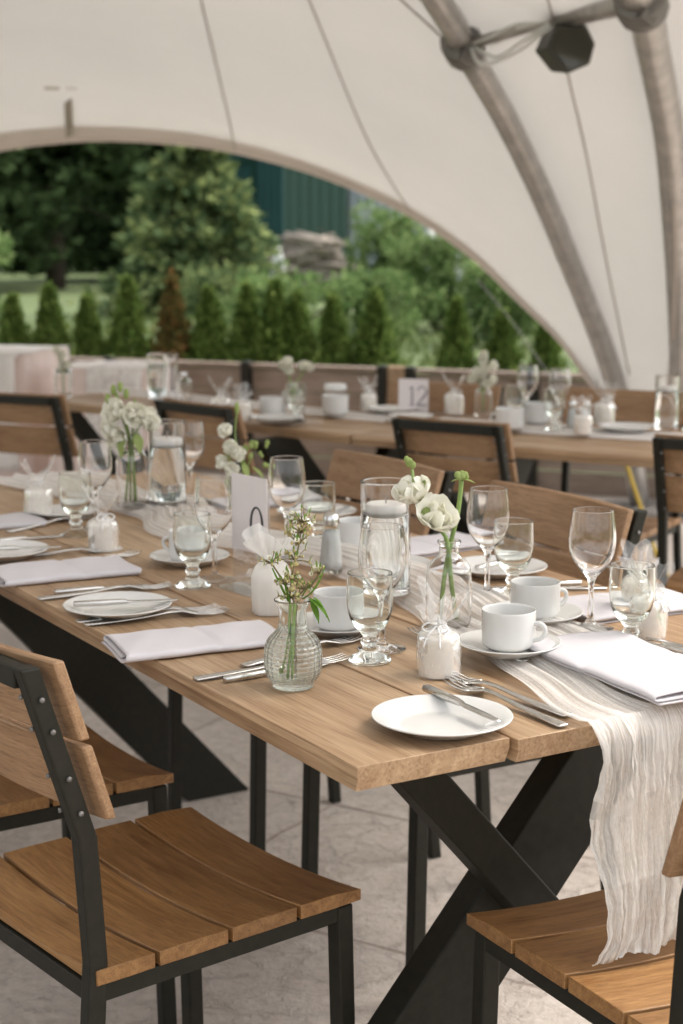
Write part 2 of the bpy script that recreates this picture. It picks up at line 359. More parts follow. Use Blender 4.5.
# ------------------------------------------------------------------ mesh helpers
class MB:
    def __init__(s): s.v, s.f, s.mi, s.uv = [], [], [], None
    def add(s, vs, fs, mi=0):
        o = len(s.v); s.v += [tuple(x) for x in vs]
        for f in fs: s.f.append(tuple(i + o for i in f)); s.mi.append(mi)
    def box(s, c, d, rot=None, mi=0, taper=None):
        x, y, z = d[0] / 2, d[1] / 2, d[2] / 2
        vs = [Vector(p) for p in ((-x, -y, -z), (x, -y, -z), (x, y, -z), (-x, y, -z), (-x, -y, z), (x, -y, z), (x, y, z), (-x, y, z))]
        if rot is not None:
            q = rot if isinstance(rot, Matrix) else Euler(rot).to_matrix()
            vs = [q @ p for p in vs]
        s.add([p + Vector(c) for p in vs], [(0, 3, 2, 1), (4, 5, 6, 7), (0, 1, 5, 4), (1, 2, 6, 5), (2, 3, 7, 6), (3, 0, 4, 7)], mi)
    def bar(s, a, b, w_, h, up=(0, 0, 1), mi=0):
        a, b = Vector(a), Vector(b); d = b - a; L = d.length; d.normalize()
        up = Vector(up); sx = d.cross(up)
        if sx.length < 1e-4: sx = d.cross(Vector((0, 1, 0)))
        sx.normalize(); sy = sx.cross(d).normalized()
        m = Matrix((sx, d, sy)).transposed()
        s.box((a + b) / 2, (w_, L, h), m, mi)
    def tube(s, pts, r, n=10, mi=0, closed=False, cap=True):
        pts = [Vector(p) for p in pts]; k = len(pts)
        rad = r if isinstance(r, (list, tuple)) else [r] * k
        o = len(s.v); nx = None
        for i, p in enumerate(pts):
            a = pts[(i - 1) % k] if (closed or i > 0) else p
            b = pts[(i + 1) % k] if (closed or i < k - 1) else p
            d = (b - a); d = d.normalized() if d.length > 1e-9 else Vector((0, 0, 1))
            if nx is None:
                nx = d.cross(Vector((0, 0, 1)))
                if nx.length < 1e-3: nx = d.cross(Vector((0, 1, 0)))
            nx = (nx - d * nx.dot(d)); nx.normalize(); ny = d.cross(nx)
            for j in range(n):
                t = 2 * math.pi * j / n
                s.v.append(tuple(p + (nx * math.cos(t) + ny * math.sin(t)) * rad[i]))
        for i in range(k if closed else k - 1):
            i2 = (i + 1) % k
            for j in range(n):
                j2 = (j + 1) % n
                s.f.append((o + i * n + j, o + i * n + j2, o + i2 * n + j2, o + i2 * n + j)); s.mi.append(mi)
        if cap and not closed:
            s.f.append(tuple(o + j for j in reversed(range(n)))); s.mi.append(mi)
            s.f.append(tuple(o + (k - 1) * n + j for j in range(n))); s.mi.append(mi)
    def lathe(s, prof, n=40, mi=0, fn=None, c=(0, 0, 0), closed=False):
        o = len(s.v); rows = []
        for k, (r, z) in enumerate(prof):
            if r < 1e-6:
                rows.append([len(s.v)]); s.v.append((c[0], c[1], c[2] + z)); continue
            row = []
            for j in range(n):
                t = 2 * math.pi * j / n
                rr, zz = (r, z) if fn is None else fn(r, z, t, k)
                row.append(len(s.v)); s.v.append((c[0] + rr * math.cos(t), c[1] + rr * math.sin(t), c[2] + zz))
            rows.append(row)
        m = len(rows)
        for k in range(m if closed else m - 1):
            a, b = rows[k], rows[(k + 1) % m]
            for j in range(n):
                j2 = (j + 1) % n
                if len(a) == 1 and len(b) == 1: continue
                if len(a) == 1: f = (a[0], b[j2], b[j])
                elif len(b) == 1: f = (a[j], a[j2], b[0])
                else: f = (a[j], a[j2], b[j2], b[j])
                s.f.append(f); s.mi.append(mi)
    def grid(s, fn, nu, nv, mi=0, uv=None):
        o = len(s.v)
        for i in range(nu + 1):
            for j in range(nv + 1): s.v.append(tuple(fn(i / nu, j / nv)))
        for i in range(nu):
            for j in range(nv):
                a = o + i * (nv + 1) + j
                s.f.append((a, a + nv + 1, a + nv + 2, a + 1)); s.mi.append(mi)
    def ball(s, c, r, n=10, m=7, mi=0, sq=(1, 1, 1)):
        prof = [(r * math.sin(math.pi * k / m) * 1.0, -r * math.cos(math.pi * k / m)) for k in range(m + 1)]
        o = len(s.v); s.lathe(prof, n, mi)
        for i in range(o, len(s.v)):
            x, y, z = s.v[i]; s.v[i] = (c[0] + x * sq[0], c[1] + y * sq[1], c[2] + z * sq[2])
    def build(s, name, mats, parent=None, smooth=True, bevel=0, seg=2, angle=40, solid=0, subsurf=0, uvfn=None, kind=None):
        me = bpy.data.meshes.new(name); me.from_pydata(s.v, [], s.f); me.validate(clean_customdata=False)
        if not isinstance(mats, (list, tuple)): mats = [mats]
        for m in mats: me.materials.append(M[m])
        for p, k in zip(me.polygons, s.mi): p.material_index = k
        if uvfn:
            l = me.uv_layers.new(name='uv')
            for lp in me.loops: l.data[lp.index].uv = uvfn[lp.vertex_index]
        bm = bmesh.new(); bm.from_mesh(me)
        if not uvfn: bmesh.ops.recalc_face_normals(bm, faces=bm.faces)
        bm.to_mesh(me); bm.free()
        if smooth:
            me.shade_smooth()
            if smooth == 'auto': me.set_sharp_from_angle(angle=math.radians(angle))
        ob = bpy.data.objects.new(name, me); COL.objects.link(ob)
        if parent: ob.parent = parent
        if solid:
            d = ob.modifiers.new('solid', 'SOLIDIFY'); d.thickness = solid; d.offset = 0
        if bevel:
            d = ob.modifiers.new('bevel', 'BEVEL'); d.width = bevel; d.segments = seg; d.limit_method = 'ANGLE'; d.angle_limit = math.radians(angle)
            d.harden_normals = False
        if subsurf:
            d = ob.modifiers.new('sub', 'SUBSURF'); d.levels = subsurf; d.render_levels = subsurf
        if kind: ob['kind'] = kind
        return ob

def tag(o, label, cat, group=None):
    o['label'] = label; o['category'] = cat
    if group: o['group'] = group
    return o
def thing(name, label, cat, group=None, loc=(0, 0, 0), rz=0):
    o = bpy.data.objects.new(name, None); COL.objects.link(o); o.empty_display_size = .05
    o.location = loc; o.rotation_euler = (0, 0, rz)
    return tag(o, label, cat, group)
def dup(src, loc, rz, label, group=None, scale=None):
    r = src.copy(); COL.objects.link(r); r.location = loc; r.rotation_euler = (0, 0, rz)
    if scale: r.scale = (scale,) * 3 if not isinstance(scale, tuple) else scale
    r['label'] = label
    if group: r['group'] = group
    for ch in list(src.children):
        c = ch.copy(); COL.objects.link(c); c.parent = r
        for g in list(ch.children):
            d = g.copy(); COL.objects.link(d); d.parent = c
    return r
def place(proto, first, loc, rz, label, group=None, scale=None):
    """the first call moves the prototype itself, later calls copy it"""
    if first.get(proto.name):
        return dup(proto, loc, rz, label, group, scale)
    first[proto.name] = True
    proto.location = loc; proto.rotation_euler = (0, 0, rz); proto['label'] = label
    if group: proto['group'] = group
    if scale: proto.scale = (scale,) * 3 if not isinstance(scale, tuple) else scale
    return proto
USED = {}

def smoothprof(p, it=2):
    for _ in range(it):
        q = [p[0]]
        for a, b in zip(p[:-1], p[1:]):
            q.append((a[0] * .75 + b[0] * .25, a[1] * .75 + b[1] * .25)); q.append((a[0] * .25 + b[0] * .75, a[1] * .25 + b[1] * .75))
        q.append(p[-1]); p = q
    return p
def cr(P, n):
    """Catmull-Rom through points, n samples"""
    P = [Vector(p) for p in P]; k = len(P) - 1; out = []
    L = [0]
    for a, b in zip(P[:-1], P[1:]): L.append(L[-1] + (b - a).length)
    for i in range(n):
        s = L[-1] * i / (n - 1); j = 0
        while j < k - 1 and s > L[j + 1]: j += 1
        t = (s - L[j]) / (L[j + 1] - L[j])
        p1, p2 = P[j], P[j + 1]; p0 = P[j - 1] if j else p1 * 2 - p2; p3 = P[j + 2] if j + 2 <= k else p2 * 2 - p1
        out.append(.5 * ((2 * p1) + (p2 - p0) * t + (2 * p0 - 5 * p1 + 4 * p2 - p3) * t * t + (3 * p1 - p0 - 3 * p2 + p3) * t ** 3))
    return out

# table frame: u runs along the near long edge away from the camera, v across the table to the far side
CX, CYY, ANG = 0.0144, 1.6618, math.radians(31)
U = Vector((-math.sin(ANG), math.cos(ANG), 0)); V = Vector((math.cos(ANG), math.sin(ANG), 0))
TZ = .75
def T(u, v, z=TZ): return Vector((CX, CYY, 0)) + U * u + V * v + Vector((0, 0, z))
RV = ANG - math.pi / 2        # turns local +Y to +v  (local +X is then -u)
RU = ANG                      # turns local +Y to +u  (local +X is then +v)

# ------------------------------------------------------------------ ground, patio
g = MB(); g.grid(lambda a, b: (-300 + 600 * a, -300 + 600 * b, -.02), 2, 2)
g.build('ground', 'ground', kind='structure', smooth=False)
g = MB(); g.add([(-9, -7, 0), (7, -7, 0), (7, 7.2, 0), (2.5, 8.6, 0), (-6, 12.3, 0), (-9, 12.3, 0)], [(0, 1, 2, 3, 4, 5)])
g.add([(-9, -7, -.1), (7, -7, -.1), (7, 7.2, -.1), (2.5, 8.6, -.1), (-6, 12.3, -.1), (-9, 12.3, -.1)], [(5, 4, 3, 2, 1, 0)])
for i in range(6): g.f.append((i, (i + 1) % 6, 6 + (i + 1) % 6, 6 + i)[::-1]); g.mi.append(0)
g.build('patio', 'concrete', kind='structure', smooth=False)

# ------------------------------------------------------------------ tent
LF = (-6.4, 9.6)
E = [(1.286, 7.95, .569), (1.105, 8.05, .831), (.902, 8.15, 1.031), (.658, 8.3, 1.265), (.358, 8.5, 1.47), (.019, 8.7, 1.631), (-.335, 8.9, 1.755), (-.786, 9.1, 1.858), (-1.313, 9.3, 1.903), (-1.671, 9.4, 1.892), (-1.98, 9.5, 1.859), (-2.7, 9.6, 1.74), (-3.6, 9.7, 1.48), (-4.6, 9.8, 1.05), (-5.6, 9.85, .5)]
T1 = [(1.434, 7.9, .345), (1.358, 7.85, .588), (1.239, 7.7, .861), (1.037, 7.35, 1.225), (.852, 7.0, 1.534), (.657, 6.6, 1.805), (.451, 6.15, 2.035), (.333, 5.8, 2.146), (-.2, 4.8, 2.62), (-1.1, 4.1, 3.0), (-2.3, 3.9, 3.15), (-3.5, 4.5, 2.95), (-4.6, 5.8, 2.4), (-5.5, 7.6, 1.5), (-6.1, 9.2, .4)]
T2 = [(1.60, 7.6, .20), (1.568, 7.3, .418), (1.482, 7.0, .937), (1.391, 6.7, 1.281), (1.247, 6.2, 1.657), (1.162, 5.95, 1.82), (1.05, 5.6, 1.971), (.955, 5.3, 2.068), (.6, 4.4, 2.35), (0, 3.3, 2.75), (-1.2, 2.2, 3.2), (-2.6, 1.9, 3.3), (-4.2, 3.0, 3.0), (-5.6, 5.6, 2.1), (-6.3, 9.0, .4)]
def outward(P, d):
    c = Vector((-2.2, 3.5, .3)); return [Vector(p) + (Vector(p) - c).normalized() * d for p in P]
T3 = [(1.75, 7.5, .30), (1.95, 7.0, .7), (2.15, 6.3, 1.3), (2.25, 5.6, 1.75), (2.2, 4.8, 2.1), (2.0, 3.8, 2.5), (1.6, 2.6, 2.85), (1.0, 1.5, 3.15), (0, .6, 3.4), (-1.2, .1, 3.5), (-2.8, .2, 3.4), (-4.5, 1.6, 3.0), (-6, 4.8, 2.1), (-6.6, 8.9, .4)]
rows = [cr(E, 90), cr(outward(T1, .07), 90), cr(outward(T2, .07), 90), cr(T3, 90)]
def canopy_pt(s, t):
    """s: 0 front edge .. 3 rear edge, t: 0 right foot .. 1 left foot"""
    x = t * 89; i = min(int(x), 88); f = x - i
    P = [r[i].lerp(r[i + 1], f) for r in rows]
    j = min(int(s), 2); a = s - j
    sag = math.sin(math.pi * a) * .045 * math.sin(math.pi * t)
    return P[j].lerp(P[j + 1], a) - Vector((0, 0, sag))
c = MB(); c.grid(lambda a, b: canopy_pt(a * 3, b), 33, 120)
canopy = thing('tent_canopy', 'large white stretched tent canopy arching over the tables', 'tent')
c.build('membrane', 'canopy', canopy, solid=.003)
h = MB()
for i in range(120):
    a, b = canopy_pt(0, i / 120), canopy_pt(0, (i + 1) / 120)
    a2, b2 = canopy_pt(.045, i / 120), canopy_pt(.045, (i + 1) / 120)
    dz = Vector((0, -.006, -.008))
    h.add([a + dz, b + dz, b2 + dz, a2 + dz], [(0, 1, 2, 3)])
h.tube([canopy_pt(0, i / 120) + Vector((0, 0, -.012)) for i in range(121)], .014, 8)
h.build('hem', 'hem', canopy)
def seam(s0, t0, s1, t1, r=.0045, n=30):
    x = MB(); x.tube([canopy_pt(s0 + (s1 - s0) * i / n, t0 + (t1 - t0) * i / n) + Vector((0, -.006, -.006)) for i in range(n + 1)], r, 6); x.build('seam', 'seam', canopy)
SEAMS = [(0, .322, .95, .35), (0, .1765, 1, .347), (.9, .203, .83, .26), (1.17, .03, 1.75, .32), (0, .62, 1, .62), (2, .3, 3, .32)]
for a in SEAMS: seam(*a)
# buckle strap and small printed mark above the front edge
def near_edge(X):   # parameter t of the front edge at world X
    return min((abs(canopy_pt(0, k / 400).x - X), k / 400) for k in range(401))[1]
off = Vector((0, -.012, -.012))
p0, p1 = canopy_pt(.017, .4465) + off, canopy_pt(.133, .430) + off
x = MB(); x.bar(p0, p1, .055, .004, up=(0, -1, .4)); x.build('buckle_strap', 'strap', canopy, smooth=False)
x = MB(); x.bar(p0.lerp(p1, .0) + off * .4, p0.lerp(p1, .3) + off * .4, .034, .006, up=(0, -1, .4)); x.build('buckle', 'strap', canopy, smooth=False)
M['logo'] = plain('printed_mark', (.56, .51, .45), .9)
q = canopy_pt(.185, .4275) + off * .6
x = MB(); x.box(q + Vector((0, 0, .02)), (.20, .002, .006), (-.6, 0, .1)); x.box(q + Vector((-.05, .012, -.025)), (.075, .002, .018), (-.6, 0, .1)); x.box(q + Vector((.05, .012, -.027)), (.05, .002, .006), (-.6, 0, .1))
x.build('printed_mark', 'logo', canopy, smooth=False)

def arch(name, P, label, r):
    t = thing(name, label, 'tent pole', 'arched tent poles')
    x = MB(); x.tube(cr(P, 90), r, 16); x.build('tube', 'alu', t)
    Q = cr(P, 90)
    for k in (18, 40, 62):
        x = MB(); x.tube([Q[k], Q[k].lerp(Q[k + 1], .5), Q[k + 1]], r * 1.14, 16); x.build('sleeve', 'alu', t)
    f0 = Vector(P[0]); x = MB(); x.box((f0.x, f0.y, .006), (.3, .3, .012)); x.build('base_plate', 'alu_dark', t, smooth=False, bevel=.003)
    return t
arch('tent_arch', [(1.50, 7.93, .01)] + T1, 'grey metal arch pole rising left of the black flood lamp', .05)
arch('tent_arch', [(1.62, 7.62, .01)] + T2[1:], 'grey metal arch pole at the right edge of the picture', .058)
# crossbar between the arches with clamps and cable
br = thing('crossbar', 'grey crossbar with clamps joining the two tent arches', 'crossbar')
A_, B_ = Vector((.45, 6.13, 2.03)), Vector((.955, 5.3, 2.068))
mid = Vector((.745, 5.75, 2.075))
x = MB(); x.tube([A_, A_.lerp(mid, .5), mid], .022, 12); x.tube([mid, mid.lerp(B_, .5), B_], .034, 12); x.build('pipe', 'alu', br)
for P, rr in ((A_, .078), (B_, .085)):
    x = MB()
    Q = cr(T1 if rr < .08 else T2, 300); k = min(range(299), key=lambda i: (Q[i] - P).length)
    d = (Q[k + 1] - Q[k]).normalized()
    x.tube([P - d * .055, P - d * .05, P + d * .05, P + d * .055], [rr * .8, rr, rr, rr * .8], 14)
    x.box(P + Vector((0, -.05, -.05)), (.06, .06, .05), (0, .4, .6))
    x.build('clamp', 'alu_dark', br, smooth='auto', bevel=.004)
for dz, of in ((.02, 0), (-.05, .02), (-.075, -.03), (.005, .03)):
    x = MB(); x.tube(cr([A_ + Vector((.02, -.05, .0)), A_.lerp(mid, .3) + Vector((of, -.03, dz - .02)), A_.lerp(mid, .62) + Vector((0, -.03, dz)), mid + Vector((0, -.03, .0))], 18), .007, 6); x.build('cable', 'white_paint', br)
lamp = thing('flood_lamp', 'black angular flood lamp hanging from the tent crossbar', 'lamp', loc=(.765, 5.70, 1.965), rz=.35)
x = MB()
hx = [(-.095, 0), (-.06, .075), (.055, .085), (.095, .02), (.075, -.05), (-.01, -.085)]
vs = [(a, -.055, b) for a, b in hx] + [(a * .78, .075, b * .78) for a, b in hx]
x.add(vs, [tuple(range(6)), tuple(reversed(range(6, 12)))] + [(i, 6 + i, 6 + (i + 1) % 6, (i + 1) % 6) for i in range(6)])
x.build('housing', 'lamp_black', lamp, smooth=False, bevel=.006)
x = MB(); x.add([(a * .82, -.0565, b * .82) for a, b in hx] + [(a * .82, -.060, b * .82) for a, b in hx], [tuple(range(6)), tuple(reversed(range(6, 12)))] + [(i, 6 + i, 6 + (i + 1) % 6, (i + 1) % 6) for i in range(6)])
M['lens'] = plain('unlit_lens', (.05, .05, .04), .15)
x.build('lens', 'lens', lamp, smooth=False)
x = MB(); x.tube([(-.02, .01, .12), (.02, .01, .12)], .052, 14); x.box((0, .01, .09), (.05, .03, .05)); x.build('yoke_clamp', 'lamp_black', lamp, smooth='auto')
# hanging straps and guy rope
def rope(name, pts, r, label, mat='strap', n=16):
    x = MB(); x.tube(cr(pts, n), r, 6); o = x.build(name, mat); return tag(o, label, 'rope')
rope('strap', [(1.245, 6.24, 1.70), (1.36, 6.6, 1.2), (1.545, 7.55, .5)], .009, 'dark strap running down beside the right arch pole')
rope('guy_rope', [(.72, 8.6, 1.12), (.9, 8.5, .9), (1.1, 8.3, .60)], .002, 'thin guy rope slanting across the right hand hedge', 'alu_dark')
rope('safety_rope', [(1.02, 5.9, .62), (1.10, 5.8, .35), (1.16, 5.55, .14), (1.34, 5.3, .012)], .008, 'yellow rope hanging beside the right far chair', 'yellow')

# ------------------------------------------------------------------ fence and planters
FA, FB = Vector((-6.2, 11.58, 0)), Vector((2.9, 7.64, 0))
fd = (FB - FA).normalized(); fn = Vector((fd.y, -fd.x, 0))     # towards the camera
flen = (FB - FA).length; FH = .635
def fenceX(xx): return (xx - FA.x) / fd.x
fence = thing('plank_fence', 'low fence of weathered horizontal planks with black posts', 'fence')
posts = [fenceX(v_) for v_ in (-5.0, -3.3, -1.36, -.53, .235, .385, 1.02, 2.0)]
panels = [(0, posts[0])] + list(zip(posts[:-1], posts[1:])) + [(posts[-1], flen)]
for a, b in panels:
    if b - a < .3:
        x = MB(); P = FA + fd * ((a + b) / 2); x.box(P + Vector((0, 0, FH / 2 + .01)), (b - a - .05, .05, FH), (0, 0, math.atan2(fd.y, fd.x)))
        x.build('new_panel', 'fence_new', fence, smooth=False, bevel=.004); continue
    x = MB(); k = 5; hh = (FH - .03) / k
    for i in range(k):
        P = FA + fd * ((a + b) / 2) + Vector((0, 0, hh * (i + .5)))
        x.box((0, 0, hh * (i + .5)), (b - a - .06, .028 + R.uniform(-.002, .002), hh - .006), (R.uniform(-.01, .01), 0, 0))
    o = x.build('panel', 'fence', fence, smooth=False, bevel=.003)
    o.location = FA + fd * ((a + b) / 2); o.rotation_euler = (0, 0, math.atan2(fd.y, fd.x))
    x = MB(); x.box((0, 0, 0), (b - a - .06, .075, .026)); o = x.build('cap_rail', 'fence', fence, smooth=False, bevel=.004)
    o.location = FA + fd * ((a + b) / 2) + Vector((0, 0, FH - .012)); o.rotation_euler = (0, 0, math.atan2(fd.y, fd.x))
for p in posts:
    x = MB(); x.box((0, 0, (FH + .005) / 2), (.052, .06, FH + .02)); o = x.build('post', 'steel', fence, smooth=False, bevel=.003)
    o.location = FA + fd * p + fn * .022; o.rotation_euler = (0, 0, math.atan2(fd.y, fd.x))

# ------------------------------------------------------------------ vegetation
def leafcloud(pts, size, mb, flat=.5, asp=1.8):
    for p, out in pts:
        s = size * R.uniform(.6, 1.35)
        d = (Vector(out) + Vector((R.uniform(-1, 1), R.uniform(-1, 1), R.uniform(-.8, .8))) * .9).normalized()
        sd = d.cross(Vector((R.uniform(-1, 1), R.uniform(-1, 1), R.uniform(-1, 1)))).normalized()
        a = Vector(p); m_ = a + d * s * asp * .5 + Vector((0, 0, R.uniform(-.1, .1) * s)); e = a + d * s * asp
        mb.add([a, m_ + sd * s * .5, e, m_ - sd * s * .5], [(0, 1, 2, 3)])
def cedar_mesh(h, r, n, seed):
    R.seed(seed); pts = []
    lob = [(R.uniform(0, 6.28), R.uniform(.1, .9), R.uniform(.6, 1.35)) for _ in range(12)]
    for _ in range(n):
        f = R.random() ** .85; a = R.uniform(0, 6.28)
        prof = (min(1, .62 + f * 1.9)) * ((1 - f) ** .95 * .95 + .05 * (1 - f) ** .3) * 1.22
        rr = r * prof * (R.uniform(.45, 1.0) ** .5)
        for la, lf, lm in lob:
            if abs(((a - la + 3.14) % 6.28) - 3.14) < .6 and abs(f - lf) < .14: rr *= lm
        pts.append(((rr * math.cos(a), rr * math.sin(a), .06 + h * f), (math.cos(a) * .6, math.sin(a) * .6, 1.1)))
    x = MB()
    for _ in range(60):
        f = R.uniform(.1, .97); a = R.uniform(0, 6.28); rr = r * (1 - f) * 1.25
        for q in range(6): pts.append(((rr * math.cos(a) * (1 + q * .05), rr * math.sin(a) * (1 + q * .05), .06 + h * f + q * .016), (math.cos(a) * .5, math.sin(a) * .5, 1.2)))
    leafcloud(pts, .027, x); return x
CEDARS = [(8, 0, 1.0), (47, 1, 1.08), (85, 2, 1.0), (127, 0, 1.08), (172, 3, 1.14), (209, 1, 1.08), (247, 2, 1.0), (276, 0, 1.05), (297, 1, 1.02), (333, 2, 1.0), (375, 0, 1.08), (455, 1, .98), (500, 2, .98), (543, 0, .9), (590, 1, .95), (-34, 2, 1.05), (-75, 1, 1.1), (635, 0, 1.0)]
protos = []
for k in range(4):
    mb = cedar_mesh(1.0, (.215, .195, .21, .165)[k], 4600 if k < 3 else 2400, 20 + k)
    t = thing('cedar_shrub', '', 'shrub', 'cedars in the hedge row')
    mb.build('crown', 'cedar_brown' if k == 3 else 'cedar', t, smooth=False)
    x = MB(); x.tube([(0, 0, -.02), (0, 0, .5), (.01, 0, .95)], [.022, .015, .004], 7); x.build('trunk', 'bark', t)
    protos.append(t)
ordw = ['at the far left edge of the picture', 'second from the left in the hedge row', 'standing in front of the grass strip left', 'just left of the brown cedar', '', 'just right of the brown cedar', 'below the tall spruce', 'left half of the close set pair', 'right half of the close set pair', 'in front of the log pile', 'left of the pale shrub', 'right of the pale shrub above the fence', 'second from the right under the canopy edge', 'rightmost one beside the arch pole', 'hidden behind the right canopy', 'beyond the left picture edge', 'far beyond the left picture edge', 'outermost one behind the right canopy']
ci = []
for (px, k, s_), wd in zip(CEDARS, ordw):
    if px < -20 or px > 560: continue
    X = (px - 341.5) / 1600 * 11.5
    lb = 'brown dying cedar with orange foliage in the hedge row' if k == 3 else 'green cone shaped cedar ' + wd
    ci.append(place(protos[k], {} if False else USED, (X, 11.5 - X * .1, 0), R.uniform(0, 6), lb, 'cedars in the hedge row', (s_ * .95, s_ * .95, s_ * R.uniform(.76, .94)))) if protos[k]['label'] else None
    if not protos[k]['label']:
        pk = protos[k]; pk.location = (X, 11.5 - X * .1, 0); pk.rotation_euler = (0, 0, R.uniform(0, 6)); pk['label'] = lb; pk.scale = (s_ * .95, s_ * .95, s_ * .86); USED[pk.name] = True

def conifer(name, h, r, n, mat, label, loc, seed, size=.16, droop=.25, group=None, base=.04):
    R.seed(seed); t = thing(name, label, 'tree', group, loc=loc, rz=R.uniform(0, 6))
    pts = []
    nb = int(n / 60)
    for _ in range(nb):
        f = base + (1 - base) * R.random() ** 1.25; a = R.uniform(0, 6.28)
        L = r * (1 - f) ** .62 * R.uniform(.55, 1.15) * min(1, .6 + f * 3)
        for k in range(60):
            q = R.uniform(.15, 1) ** .7
            sp = .16 * L * (1.1 - q * .5)
            p = (math.cos(a) * L * q + R.gauss(0, sp), math.sin(a) * L * q + R.gauss(0, sp), h * f - droop * L * q * q + R.gauss(0, sp * .45))
            pts.append((p, (math.cos(a) * .8, math.sin(a) * .8, .1)))
    x = MB(); leafcloud(pts, size, x); x.build('crown', mat, t, smooth=False)
    x = MB(); x.tube([(0, 0, -.1), (.02, 0, h * .5), (0, 0, h * .97)], [h * .028, h * .018, .02], 9)
    for _ in range(26):
        f = R.uniform(.08, .9); a = R.uniform(0, 6.28); L = r * (1 - f) ** .8 * .8
        x.tube([(0, 0, h * f), (math.cos(a) * L * .5, math.sin(a) * L * .5, h * f - droop * L * .2), (math.cos(a) * L, math.sin(a) * L, h * f - droop * L)], [.03, .02, .008], 5)
    x.build('trunk', 'bark', t)
    return t
conifer('spruce_tree', 3.5, 1.85, 9500, 'spruce', 'broad blue green spruce standing before the green shed', (-2.75, 30, 0), 5, .125)
dk = [('tall dark fir at the far left of the wood', -12.5, 52, 11, 3.6, 11), ('dark fir with the bare trunk left of the spruce', -8.3, 47, 11, 2.9, 12), ('dark fir behind the left side of the spruce', -5.6, 55, 12, 3.6, 13), ('dark fir at the left picture edge', -10.4, 44, 10, 3.0, 14), ('dark fir deep in the wood behind the trunk', -7.2, 60, 12, 4.0, 15)]
for lb, X, Y, H, r_, sd in dk:
    conifer('fir_tree', H, r_, 15000, 'dark_fir', lb, (X, Y, 0), sd, .24, .3, 'firs in the dark wood', base=.12 if sd != 12 else .3)
# far-off wood as one mass closing the gaps between the firs
R.seed(99); x = MB(); pts = []
for _ in range(24000):
    X = R.uniform(-42, 30); Y = 72 + R.uniform(0, 6); top = 9 + 3 * math.sin(X * .7) + 2 * math.sin(X * 1.9 + 1)
    if -4 < X < 30: top *= .75
    z = R.uniform(0, 1) * top
    pts.append(((X, Y, z), (R.uniform(-1, 1), -.6, .2)))
leafcloud(pts, .55, x); x.build('far_wood', 'dark_fir', smooth=False, kind='stuff')

def shrub(name, h, r, n, mat, label, loc, seed, size=.07, trunk=True, group=None, lift=.15):
    R.seed(seed); t = thing(name, label, 'shrub', group, loc=loc)
    cl = [(R.gauss(0, r * .42), R.gauss(0, r * .42), h * (lift + (1 - lift) * R.random() ** .8), r * R.uniform(.22, .42)) for _ in range(26)]
    pts = []
    for cx, cyy, cz, cr_ in cl:
        for _ in range(int(n / 26)):
            d = Vector((R.gauss(0, 1), R.gauss(0, 1), R.gauss(0, .75))); d = d.normalized() * cr_ * R.random() ** .4
            pts.append(((cx + d.x, cyy + d.y, max(.02, cz + d.z)), d.normalized()))
    x = MB(); leafcloud(pts, size, x); x.build('crown', mat, t, smooth=False)
    x = MB()
    for k in range(5):
        cx, cyy, cz, _ = cl[k]
        x.tube(cr([(R.uniform(-.05, .05), R.uniform(-.05, .05), -.05), (cx * .4, cyy * .4, cz * .5), (cx, cyy, cz)], 6), [.03, .028, .024, .018, .012, .006], 6)
    x.build('trunk', 'bark', t)
    return t
shrub('leafy_shrub', 1.72, .72, 3600, 'shrub', 'pale green leafy shrub between the log pile and canopy', (.75, 25, 0), 31, .06)
shrub('leafy_shrub', 1.35, .6, 3600, 'shrub', 'low pale green shrub with a thin trunk at right', (1.45, 24, 0), 32, .06)
shrub('leafy_shrub', 1.0, .7, 3600, 'shrub', 'low light green bush behind the right hedge', (2.15, 21, 0), 33, .055)
shrub('leafy_shrub', 1.3, .55, 3000, 'shrub', 'round light green bush at the left picture edge', (-4.15, 18.5, 0), 34, .055)
shrub('leafy_shrub', .85, .6, 2600, 'shrub', 'low bush right of the log pile', (.42, 22, 0), 35, .055)
shrub('leafy_shrub', .9, .7, 2600, 'shrub', 'green bush showing between the hedge and the log pile', (-.75, 17, 0), 37, .05)
shrub('leafy_shrub', .75, .6, 2400, 'spruce', 'dark low bush at the foot of the spruce', (-1.9, 25, 0), 36, .055)
# slim trunk of a young tree in front of the white wall
# grass tufts as one mass
R.seed(50); x = MB()
for _ in range(5000):
    X = R.uniform(-5, 4); Y = R.uniform(11.8, 30); s = R.uniform(.05, .12)
    a = R.uniform(0, 3.14); x.add([(X - s * .3 * math.cos(a), Y - s * .3 * math.sin(a), -.02), (X + s * .3 * math.cos(a), Y + s * .3 * math.sin(a), -.02), (X + R.uniform(-.04, .04), Y, s)], [(0, 1, 2)])
x.build('grass', 'grass', smooth=False, kind='stuff')

